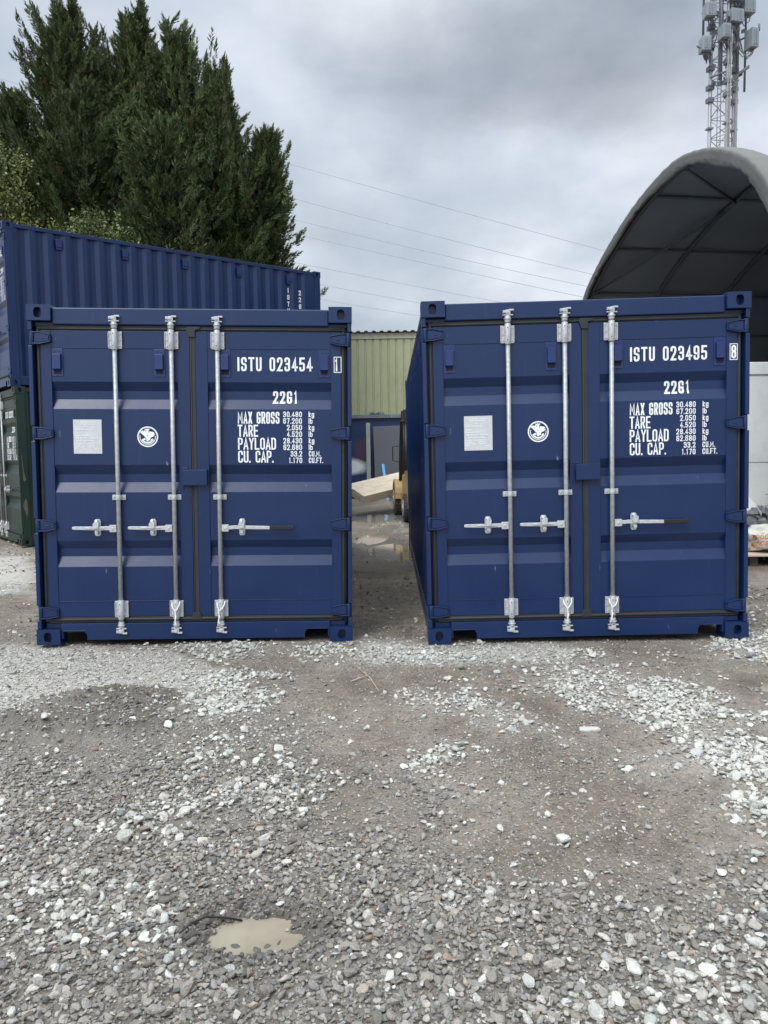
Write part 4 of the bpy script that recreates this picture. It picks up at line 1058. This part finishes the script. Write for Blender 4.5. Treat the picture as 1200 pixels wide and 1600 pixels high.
# ------------------------------------------------------------------ fabric shelter
sh = empty('fabric_shelter', (5.0, 14.0, 0), None, 'large grey fabric shelter with an arched open end, rising behind the right navy container', 'shelter')
prof = [(19.45,-.02),(19.42,1.6),(19.30,3.2),(18.95,4.35),(18.35,5.08),(17.3,5.52),(16.05,5.86),(14.6,6.12),(13.0,6.19),(11.85,5.96),(10.95,5.60),(10.25,5.18),(9.72,4.62),(9.30,3.9),(9.02,3.0),(8.88,1.6),(8.85,-.02)]
def cr(P, n):
    out = []
    for i in range(len(P)-1):
        p0, p1, p2, p3 = P[max(i-1, 0)], P[i], P[i+1], P[min(i+2, len(P)-1)]
        for k in range(n):
            u = k/n; out.append(tuple(.5*((2*p1[j])+(-p0[j]+p2[j])*u+(2*p0[j]-5*p1[j]+4*p2[j]-p3[j])*u*u+(-p0[j]+3*p1[j]-3*p2[j]+p3[j])*u**3) for j in range(2)))
    out.append(P[-1]); return out
PR = [(y-14.0, z) for y, z in cr(prof, 8)]
AXY = math.tan(R(9.0)); GROW = 1.012
def shell(off, x): 
    """profile at distance x along the tunnel, inset by off"""
    res = []
    for i, (y, z) in enumerate(PR):
        a = PR[max(i-1, 0)]; b2 = PR[min(i+1, len(PR)-1)]; ty, tz = b2[0]-a[0], b2[1]-a[1]; l = math.hypot(ty, tz)
        nyy, nzz = -tz/l, ty/l     # inward or outward
        s_ = -1 if True else 1
        res.append((x, y+x*AXY+nyy*off*1.0, z+nzz*off*1.0))
    return res
# sign check: at the apex the inset must lower z
_sg = 1 if shell(1.0, 0)[len(PR)//2][2] < PR[len(PR)//2][1] else -1
def loft(rows, m, name, parent, smooth=True, flip=False):
    n = len(rows[0]); mb = MB(); vs = [v for r_ in rows for v in r_]
    fs = [(i*n+k, i*n+k+1, (i+1)*n+k+1, (i+1)*n+k) for i in range(len(rows)-1) for k in range(n-1)]
    if flip: fs = [f[::-1] for f in fs]
    return mb.add(vs, fs, smooth).build(name, m, parent)
XS = [0.02, .4, .8, 1.2, 1.6, 2.0, 2.4, 3.1, 3.8, 4.5, 5.2, 6.2, 7.2, 8.2, 9.2, 10.2, 11.2, 12.2]
def bulge(x): return -.05*abs(math.sin(PI*x/2.1))   # cloth sags a little between hoops
loft([shell(_sg*(-.0+.05*abs(math.sin(PI*x/2.1))), x) for x in XS], 'fabric', 'cover', sh)
loft([shell(_sg*(.03+.05*abs(math.sin(PI*x/2.1))), x) for x in XS], 'fabric_in', 'lining', sh)
ew = shell(_sg*.05, 12.15); MB().add(ew, [tuple(range(len(ew)))]).build('end_curtain', 'fabric_in', sh)
# gathered edge sleeve
rows = []
nP = len(PR)
wv = [.205+.008*math.sin(i*1.9)+.022*math.sin(i*.41+1)+random.uniform(-.006, .006) for i in range(nP)]
def ring(off, x, ampl, ph): 
    base = shell(0, x)
    out = []
    for i, p in enumerate(base):
        a = PR[max(i-1, 0)]; b2 = PR[min(i+1, nP-1)]; ty, tz = b2[0]-a[0], b2[1]-a[1]; l = math.hypot(ty, tz); o_ = off(i)*_sg+ampl*math.sin(i*2.3+ph)
        out.append((p[0]+ampl*math.sin(i*3.1+ph), p[1]-tz/l*o_, p[2]+ty/l*o_))
    return out
rows = [ring(lambda i: -.022, .34, .0, 0), ring(lambda i: -.030, .30, .003, .5), ring(lambda i: -.028, .12, .006, .5), ring(lambda i: -.012, -.012, .004, 1), ring(lambda i: .012, -.022, .006, 1.4), ring(lambda i: .05, -.030, .006, 1.7), ring(lambda i: .09, -.020, .010, 2.2), ring(lambda i: .13, -.034, .008, 3.0), ring(lambda i: .155, -.022, .011, 3.6), ring(lambda i: .185, -.028, .008, 4.2), ring(lambda i: wv[i]-.012, -.012, .006, 3.3), ring(lambda i: wv[i], -.002, .006, 3.3), ring(lambda i: wv[i]-.006, .012, .006, 3.3)]
loft(rows, 'fabric', 'edge_sleeve', sh)
# hoops, purlins and braces
def along(k, x, off=.10):
    return shell(_sg*off, x)[int(k)]
for x in (.12, 1.75, 3.45, 5.2, 7.0, 9.0, 11.0):
    MB().tube(shell(_sg*.13, x)[::3]+[shell(_sg*.13, x)[-1]], .040, 8).build('hoop', 'frame_pipe', sh)
for k in (24, 34, 46, 58, 70, 84, 98): MB().tube([along(k, .1, .11), along(k, 6, .13), along(k, 12, .11)], .030, 6).build('purlin', 'frame_pipe', sh)
for a, b2 in (((34, .1), (56, 1.75)), ((66, .1), (58, 1.75)), ((30, .1), (20, 1.75)), ((84, 3.45), (70, 1.75))):
    MB().tube([along(a[0], a[1], .16), along(b2[0], b2[1], .16)], .028, 6).build('brace', 'frame_pipe', sh)

# ------------------------------------------------------------------ white cabin under the shelter
cb = empty('white_cabin', (4.55, 10.25, 0), (0, 0, R(1.5)), 'white steel cabin standing under the near edge of the fabric shelter', 'cabin')
MB().box(0, 6, .03, 2.4, .12, 2.43).build('body', 'cabin', cb)
MB().box(-.02, 6.02, -.01, 2.42, 2.432, 2.60).build('top_rail', 'cabin', cb, .012)
MB().box(-.02, 6.02, -.005, 2.42, .0, .119).build('base_rail', 'cabin', cb, .012)
pn = MB()
for i, (a, b2) in enumerate(((0, .30), (.31, .855), (.865, 2.0), (2.01, 3.2), (3.21, 4.6), (4.61, 6.0))): pn.box(a+.02, b2, .010, .0295, 1.262, 2.425); pn.box(a+.02, b2, .010, .0295, .125, 1.250)
pn.build('panel', 'cabin', cb, .003)
MB().disc((.865, .008, .90), (0, 1, 0), .018, .008, 12).build('vent_hole', 'hole_dark', cb)
# plywood sheet on blocks, rubble sack, torn grey sack
o = MB().box(0, 1.9, 0, .95, 0, .022).build('plywood_sheet', 'ply', bevel=.002, loc=(4.55, 9.30, .115)); o.rotation_euler = (0, 0, R(-3)); tag(o, 'pale plywood sheet laid flat in front of the white cabin', 'plywood')
blk = empty('timber_bearers', (4.6, 9.36, 0), (0, 0, R(-3)), 'dark timber bearers holding the plywood sheet off the gravel', 'bearers', None)
for k in range(3): MB().box(.05+.75*k, .15+.75*k, .03, .9, -.02, .113).build('bearer', 'bark', blk, .004)
def sack(name, c, size, m, seed, lump=.12, ex=.7):
    r = np.random.default_rng(seed); V, Fq = ico(4); 
    u = np.sign(V)*np.abs(V)**ex; u = u*np.array(size)
    nse = fbm(V[:, 0]*2.3+seed, V[:, 1]*2.3+V[:, 2]*1.7, seed)-.5; nse2 = fbm(V[:, 0]*7+seed, V[:, 2]*7+V[:, 1]*4, seed+3)-.5
    u = u*(1+lump*2*nse+lump*.8*nse2)[:, None]; u[:, 2] -= .25*size[2]*(V[:, 0]**2)
    cr_n = np.abs(fbm(V[:, 0]*3.1+V[:, 2]*2.2+seed, V[:, 1]*3.1-V[:, 2]*1.3, seed+7, 3)-.5); u = u*(1.10-lump*2.6*cr_n)[:, None]
    u[:, 2] += lump*.12*np.sin(V[:, 0]*9+V[:, 1]*5)*np.abs(V[:, 0]); u[:, 2] -= u[:, 2].min()
    o = np_obj(name, u, Fq, m, smooth=True); o.location = c; return o
o = sack('rubble_sack', (5.18, 9.66, .137), (.52, .30, .16), 'sack_white', 5, .22); tag(o, 'white woven rubble sack with orange printing, lying on the plywood sheet', 'sack')
lt = []
for j, (tx, h, w) in enumerate((('OOOS', .085, .060), ('SOSO', .07, .048), ('OSO', .065, .045))):
    lt.append((tx, -.22+.05*j, .10-.10*j, h, w, .012, .014))
V, Fc, lv = lettering(lt[:2]); 
mesh_pts = []
for p, l in zip(V, lv):
    # wrap onto the near upper face of the sack
    x = -.32+p.x*.85+p.y*.25; t_ = p.y; mesh_pts.append((x, -.30, .115+.75*t_))
pr = MB().add(mesh_pts, Fc); pr_o = pr.build('printing', 'print_orange', o)
# drop the printing onto the sack surface
from mathutils.bvhtree import BVHTree
bv = BVHTree.FromPolygons([v.co[:] for v in o.data.vertices], [p.vertices[:] for p in o.data.polygons])
for i, v in enumerate(pr_o.data.vertices):
    d = Vector((0, .96, -.28)).normalized(); h = bv.ray_cast(Vector(v.co)-d*1.0, d)
    if h[0]: v.co = h[0]-d*(.004+.0006*lv[i])
o2 = sack('torn_grey_sack', (5.27, 9.72, .42), (.52, .27, .14), 'sack_grey', 9, .42, .9); tag(o2, 'torn grey plastic sack slumped on top of the white rubble sack', 'sack')
fl = MB(); 
for (x, z, w, h, tl) in ((-.28, .26, .30, .16, .3), (.05, .33, .45, .10, -.2), (-.43, .18, .16, .10, .9)):
    n = 7; vs = []
    for i in range(n+1): vs += [(x+w*i/n, -.22+.04*math.sin(i*2), z+.05*math.sin(i*1.3)), (x+w*i/n+.02*math.sin(i*3), -.12+.05*math.cos(i), z+h+.035*math.sin(i*2.7+x*9))]
    for i in range(n+1): vs += [(x+w*i/n, -.21+.04*math.sin(i*2), z+.05*math.sin(i*1.3)), (x+w*i/n+.02*math.sin(i*3), -.11+.05*math.cos(i), z+h+.035*math.sin(i*2.7+x*9))]
    k = 2*(n+1)
    fl.add(vs, [(2*i, 2*i+2, 2*i+3, 2*i+1) for i in range(n)]+[(k+2*i, k+2*i+1, k+2*i+3, k+2*i+2) for i in range(n)]+[(2*i+1, 2*i+3, k+2*i+3, k+2*i+1) for i in range(n)])
fl.build('torn_flap', 'sack_grey', o2)
o = MB().prism([(-.36, 0), (.5, -.02), (.55, .02), (.5, .05), (-.25, .03)], 1, -.2, .2).build('dark_lid', 'ledge', bevel=.01, loc=(5.48, 9.80, .84)); tag(o, 'dark grey plastic lid lying on the torn grey sack', 'lid')
o = MB().prism([(-.05,-.18),(.16,-.16),(.17,.02),(.02,.22),(-.05,.15)], 1, -.01, .01).build('white_offcut', 'cabin', bevel=.002, loc=(4.86, 9.98, .66)); o.rotation_euler = (R(-12), 0, 0); tag(o, 'jagged white sheet offcut standing behind the torn grey sack', 'offcut')

# ------------------------------------------------------------------ telecom mast
tm = empty('telecom_mast', (11.65, 26, 0), (0, 0, R(6)), 'tall grey lattice telecom mast crowded with antennas, behind the fabric shelter', 'mast')
legs = [(-.42, -.18), (-.13, .50), (.44, -.16)]; legs = [(-.45, .05), (-.12, -.42), (.43, .12)]
TOPZ = 18.5
for lx, ly in legs: MB().tube([(lx*1.05, ly*1.05, 0), (lx, ly, 8), (lx*.96, ly*.96, TOPZ)], .060, 8).build('leg', 'mast_steel', tm)
br_ = MB(); z = .5; i = 0
while z < TOPZ-.8:
    for k in range(3):
        a, b2 = legs[k], legs[(k+1) % 3]; lo, hi = (a, b2) if i % 2 else (b2, a)
        br_.tube([(lo[0], lo[1], z), (hi[0], hi[1], z+.62)], .016, 5); br_.tube([(a[0], a[1], z), (b2[0], b2[1], z)], .014, 5)
    z += .62; i += 1
br_.build('bracing', 'mast_steel', tm)
ld = MB(); ld.tube([(-.28, -.12, 0), (-.28, -.12, TOPZ)], .014, 5).tube([(-.20, -.18, 0), (-.20, -.18, TOPZ)], .014, 5)
ld.tube([(.15, -.1, 0), (.15, -.1, TOPZ)], .018, 5)
for k in range(30): ld.tube([(-.28, -.12, 3+.5*k), (-.20, -.18, 3+.5*k)], .010, 4)
ld.build('ladder', 'mast_dark', tm)
def poly_box(mb, c, w, d, h, tilt=0): mb.obox(c, (math.cos(tilt), math.sin(tilt), 0), (-math.sin(tilt), math.cos(tilt), 0), (0, 0, 1), w, d, h)
# outrigger arms and mounting poles
for a, b2, r_ in (((-.45,.0,14.35), (-1.12,-.3,14.42), .028), ((.43,.1,14.80), (1.0,-.3,15.0), .028), ((1.0,-.3,14.98), (1.0,-.3,15.2), .03), ((-.30,-.3,13.4), (-.30,-.3,17.6), .055), ((.30,-.25,13.6), (.30,-.25,17.8), .05), ((.72,.0,13.2), (.72,.0,17.8), .035), ((-.75,.0,14.9), (-.75,.0,17.8), .035), ((-.6,-.2,13.5), (-.2,-.45,13.6), .03), ((-.8,0,15.6), (.8,0,15.75), .035), ((-.7,-.1,16.2), (.8,-.1,16.3), .03)):
    MB().tube([a, b2], r_, 6).build('mounting_pole', 'mast_dark', tm)
PXM = 45.4
def pm(px, py): return ((px-1134)/PXM*.98, 11.42+(232-py)/PXM)
units = [  # photo x0, x1, y0, y1, depth, front y, material
 (1092,1107,38,57,.35,-.35,'radio_grey'), (1111,1123,73,92,.35,-.6,'radio_grey'), (1124,1145,50,68,.30,-.55,'radio_grey'), (1088,1101,84,104,.35,-.30,'radio_grey'),
 (1123,1145,18,38,.25,-.60,'radio_grey'), (1150,1168,30,50,.35,-.35,'radio_grey'), (1160,1172,72,99,.35,-.40,'radio_grey'), (1100,1110,80,95,.3,.1,'radio_grey'), (1152,1163,2,26,.30,-.3,'radio_grey'),
 (1162,1177,-30,6,.22,-.35,'panel_grey'), (1086,1094,-60,28,.16,-.35,'panel_grey'), (1098,1108,-60,12,.16,-.1,'radio_grey'), (1118,1130,-50,10,.16,-.6,'radio_grey'), (1144,1156,-60,2,.16,-.3,'radio_grey'), (1130,1142,-50,12,.16,-.5,'panel_grey')]
for (x0, x1, y0, y1, d, yy, m_) in units:
    X0, Z0 = pm(x0, y1); X1, Z1 = pm(x1, y0); u = MB(); poly_box(u, ((X0+X1)/2, yy, (Z0+Z1)/2), X1-X0, d, Z1-Z0, random.uniform(-.25, .25))
    for k in range(3): poly_box(u, ((X0+X1)/2+(k-1)*(X1-X0)*.27, yy-d/2-.012, (Z0+Z1)/2), .02, .05, (Z1-Z0)*.8)
    tall = y1-y0 > 50
    uo = u.build('antenna_panel' if tall or m_ == 'panel_grey' else 'radio_unit', m_, tm, .015)
    if not tall:
        cbm = MB()
        for k in range(4):
            xx = X0+(X1-X0)*(.2+.2*k); dx = (-.25 if xx > 0 else .25)*random.uniform(.5, 1.3); sg = random.uniform(.12, .30)
            cbm.tube([(xx, yy, Z0+.01), (xx+dx*.15, yy-.02, Z0-sg*.7), (xx+dx*.6, yy+.1, Z0-sg), (xx+dx, yy+.22, Z0+.05), (xx+dx*1.05, 0, Z0+.55)], .016, 5)
        cbm.build('jumper_cable', 'mast_dark', tm)
feed = MB()
for k in range(7): 
    lx, ly = legs[1] if k < 4 else legs[2]; feed.tube([(lx+.05*math.cos(k*1.3), ly-.09+.03*math.sin(k), 0), (lx+.05*math.cos(k*1.3), ly-.09+.03*math.sin(k), 13.0), (lx+.10*math.cos(k*1.1), ly-.12, 17.5)], .018, 5)
feed.build('feeder_cable', 'panel_grey', tm)
for zc in (9.2, 10.6, 12.0, 12.9, 13.3, 13.9, 14.6, 15.2, 15.9, 16.4):
    for lx, ly in legs: MB().obox((lx, ly, zc), (1, 0, 0), (0, 1, 0), (0, 0, 1), .20, .20, .05 if zc < 12.5 else .14).build('clamp', 'mast_dark' if zc > 12.5 else 'mast_steel', tm)
for k in range(34):
    z = random.uniform(13.3, 17.0); a = random.uniform(0, 6.28); rr = random.uniform(.25, .72); MB().obox((rr*math.cos(a), rr*math.sin(a), z), (math.cos(a), math.sin(a), .3), (-math.sin(a), math.cos(a), 0), (0, 0, 1), random.uniform(.12, .45), .05, random.uniform(.05, .18)).build('mounting_bracket', 'mast_dark', tm)

# ------------------------------------------------------------------ power lines far behind
LN = [((-6.79,23.8),(4.85,20.44),(17.54,16.9)), ((-6.95,21.33),(4.83,18.09),(16.86,15.06)), ((-6.45,19.6),(4.82,16.79),(16.52,14.14)), ((-6.23,18.39),(4.81,16.01),(15.93,13.32)), ((-7.66,16.58),(.83,14.85),(9.21,13.13)), ((-3.99,14.53),(3.49,13.06),(10.9,11.7)), ((-4.01,13.41),(3.38,12.09),(10.9,10.85))]
NMS = ['topmost', 'second highest', 'third', 'middle', 'fifth from the top', 'sixth from the top', 'lowest']
for (a, b2, c_), nm in zip(LN, NMS):
    xs = np.array([a[0], b2[0], c_[0]]); zs = np.array([a[1], b2[1], c_[1]]); co = np.polyfit(xs, zs, 2); co[0] = min(max(co[0], .0004), .0012)
    lin = np.polyfit(xs, zs-co[0]*xs**2, 1)
    pts = [(x, 60, co[0]*x*x+lin[0]*x+lin[1]) for x in np.linspace(-34, 34, 40)]
    o = MB().tube(pts, .018, 5).build('power_line', 'conductor'); tag(o, nm+' overhead power line crossing the cloudy sky beyond the yard', 'power line', 'overhead power lines crossing the sky')

# ------------------------------------------------------------------ trees
def plume_cells(kind):
    """a spray along +z, unit length: quads (kites) fanned from the stem"""
    V, Fq = [], []; r = np.random.default_rng(3 if kind == 'conifer' else 4)
    def kite(base, d, l, w):
        d = d/np.linalg.norm(d); s_ = np.cross(d, r.normal(size=3)); s_ /= np.linalg.norm(s_); o = len(V)
        V.extend([base, base+d*l*.45+s_*w, base+d*l, base+d*l*.45-s_*w]); Fq.append((o, o+1, o+2, o+3))
    if kind == 'conifer':
        for k in range(20):
            t_ = k/20; az = k*2.4; out = .95*(1-t_)**.7*.9+.25; d = np.array([math.cos(az)*out, math.sin(az)*out*.6, 1.0])
            kite(np.array([0, 0, t_*.82]), d, .42*(1-t_*.55), .050*(1-.4*t_))
        kite(np.array([0, 0, .2]), np.array([0, .03, 1.0]), .85, .05)
    else:
        for k in range(34):
            p = r.normal(size=3)*np.array([.28, .28, .22])+np.array([0, 0, .5]); d = r.normal(size=3); d[2] -= .3
            kite(p, d, r.uniform(.11, .19), r.uniform(.035, .058))
    return np.array(V), np.array(Fq)
PL = {k: plume_cells(k) for k in ('conifer', 'leafy')}
def crown(name, pos, dirs, scale, colr, kind, parent, seed):
    V, Fq = PL[kind]; r = np.random.default_rng(seed); n = len(pos)
    w = dirs/np.linalg.norm(dirs, axis=1)[:, None]; a = r.normal(size=(n, 3)); u = np.cross(w, a); u /= np.linalg.norm(u, axis=1)[:, None]; v = np.cross(w, u)
    s_ = scale[:, None, None]
    W_ = (V[None, :, 0:1]*u[:, None]+V[None, :, 1:2]*v[:, None]+V[None, :, 2:3]*w[:, None])*s_+pos[:, None]
    Fk = (Fq[None]+(np.arange(n)*len(V))[:, None, None]).reshape(-1, 4)
    return np_obj(name, W_.reshape(-1, 3), Fk, kind, parent, col=np.repeat(colr, len(V), 0))
def conifer(x, y, H, Rm, lean, seed, label, dens=1.0, low=.12, rtop=.0):
    r = np.random.default_rng(seed); root = empty('conifer_tree', (x, y, 0), None, label, 'tree', 'dark conifers behind the stacked containers')
    pts = [(lean[0]*(z/H)**1.5, lean[1]*(z/H)**1.5, z) for z in np.linspace(0, H*.97, 8)]
    MB().tube(pts, [.26*(1-i/8.2)+.02 for i in range(8)], 8).build('trunk', 'bark', root)
    pos, dirs, sc, lv_ = [], [], [], []; limbs = MB()
    nb = int(380*dens)
    for k in range(nb):
        t_ = low+(1-low)*(k/nb)**.85; z0 = H*t_*.97; az = r.uniform(0, 2*PI)
        prof_ = min(1.0, (1-t_)*1.9)**.85*(.80+.35*math.sin(az*3+seed)*.5+r.uniform(-.15, .2))
        Lb = max(.30, Rm*prof_); el = R(r.uniform(8, 42)+40*t_**2)
        d = np.array([math.cos(az)*math.cos(el), math.sin(az)*math.cos(el), math.sin(el)]); Lb = Lb/math.cos(el)*.95
        Lb = min(Lb, 3.4)*(1.25 if (r.uniform() < .16 and t_ > .45) else r.uniform(.80, 1.02))
        b0 = np.array([lean[0]*t_**1.5, lean[1]*t_**1.5, z0])
        if z0+Lb*math.sin(el) > H*1.03: Lb = max(.3, (H*1.03-z0)/math.sin(el))
        if k % 4 == 0: limbs.tube([b0, b0+d*Lb*.5+np.array([0, 0, -.08]), b0+d*Lb*.85], [.035, .022, .008], 4)
        tone = r.uniform(.68, 1.35); m_ = int(11+Lb*9)
        for j in range(m_):
            f = .22+.78*(j+r.uniform(0, 1))/m_
            p = b0+d*Lb*f+r.normal(size=3)*.15*(1.15-f)*Lb**.5+np.array([0, 0, -.10*Lb*f*(1-f)])
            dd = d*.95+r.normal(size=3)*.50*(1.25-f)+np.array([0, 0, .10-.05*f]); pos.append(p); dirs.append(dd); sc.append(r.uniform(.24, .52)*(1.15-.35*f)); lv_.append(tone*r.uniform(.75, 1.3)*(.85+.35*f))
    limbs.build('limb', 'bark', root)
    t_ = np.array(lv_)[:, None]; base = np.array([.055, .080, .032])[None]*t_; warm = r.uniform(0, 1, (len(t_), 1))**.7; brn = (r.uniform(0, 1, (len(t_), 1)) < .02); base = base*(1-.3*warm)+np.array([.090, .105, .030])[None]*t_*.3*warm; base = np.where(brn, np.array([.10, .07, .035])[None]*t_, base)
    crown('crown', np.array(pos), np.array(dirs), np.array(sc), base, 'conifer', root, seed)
CT = [(-8.62, 22.3, 13.8, 2.9, (.10,.0), 'conifer with the leftmost of the three tallest tops'), (-6.85, 22.8, 13.9, 2.6, (.05,.0), 'conifer whose top stands in the middle of the row'), (-5.55, 22.2, 13.0, 2.4, (.15,0), 'tall conifer leaning right of the middle top'),
      (-4.75, 21.7, 11.6, 2.2, (.55,0), 'mid-height conifer on the right shoulder of the group'), (-3.85, 21.9, 10.0, 1.85, (.95,0), 'shortest conifer at the right end of the row'), (-9.9, 21.8, 11.2, 2.0, (-.05,0), 'dark conifer at the left edge behind the leafy tree'), (-7.6, 20.9, 10.8, 2.6, (0,0), 'lower dark conifer in front of the tallest two'), (-5.6, 20.6, 9.8, 2.4, (.1,0), 'low broad conifer just above the stacked navy container'),
      (-6.1, 23.6, 12.9, 2.7, (0,0), 'conifer filling the gap behind the middle top'), (-8.0, 23.8, 13.0, 2.7, (0,0), 'conifer filling the gap between the left and middle tops'), (-4.7, 23.0, 11.2, 2.4, (.3,0), 'conifer set back behind the right shoulder of the group')]
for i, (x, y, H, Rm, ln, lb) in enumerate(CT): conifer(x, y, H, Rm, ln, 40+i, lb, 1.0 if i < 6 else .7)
def leafy(name, x, y, blobs, n, seed, label, H, colr=(.105, .135, .040), group='leafy green trees at the left'):
    r = np.random.default_rng(seed); root = empty(name, (x, y, 0), None, label, 'tree', group)
    MB().tube([(0, 0, 0), (.08, .02, H*.4), (-.05, 0, H*.75)], [.14, .10, .05], 8).build('trunk', 'bark', root)
    lim = MB(); pos, dirs, sc, cc = [], [], [], []
    for (bx, by, bz, br) in blobs:
        lim.tube([(0, 0, H*.35), (bx*.4, by*.4, (H*.35+bz)*.5), (bx, by, bz)], [.06, .035, .012], 5)
        m_ = int(n*br**2); 
        for k in range(m_):
            d = r.normal(size=3); d /= np.linalg.norm(d); rr = br*r.uniform(.35, 1.0)**.5
            pos.append(np.array([bx, by, bz])+d*rr*np.array([1, 1, .8])); dirs.append(d+r.normal(size=3)*.5+np.array([0, 0, .3])); sc.append(r.uniform(.35, .6)); t_ = r.uniform(.65, 1.35); cc.append(np.array(colr)*t_*(np.array([1.15, 1.0, .8]) if r.uniform() < .2 else 1))
    lim.build('limb', 'bark', root); crown('crown', np.array(pos), np.array(dirs), np.array(sc), np.array(cc), 'leafy', root, seed)
leafy('leafy_tree', -9.5, 19, [(-.3,0,8.9,.65),(.35,0,8.3,.68),(-.1,.2,7.7,.7),(.55,-.1,7.6,.45),(-.6,.1,9.4,.45),(.15,0,6.8,.7),(.75,0,6.7,.45),(-.8,0,7.0,.8)], 170, 71, 'light green leafy tree at the left edge, taller than the stacked containers', 8.5, (.135, .165, .055))
leafy('leafy_tree', -6.9, 18.6, [(.15,0,6.55,.42),(.45,0,6.72,.34),(-.7,.1,6.50,.36),(.8,.1,6.35,.36),(-.2,0,6.0,.7),(.5,0,5.9,.6)], 190, 72, 'small light green tree whose top just shows over the stacked navy container', 6.4, (.10, .13, .045))
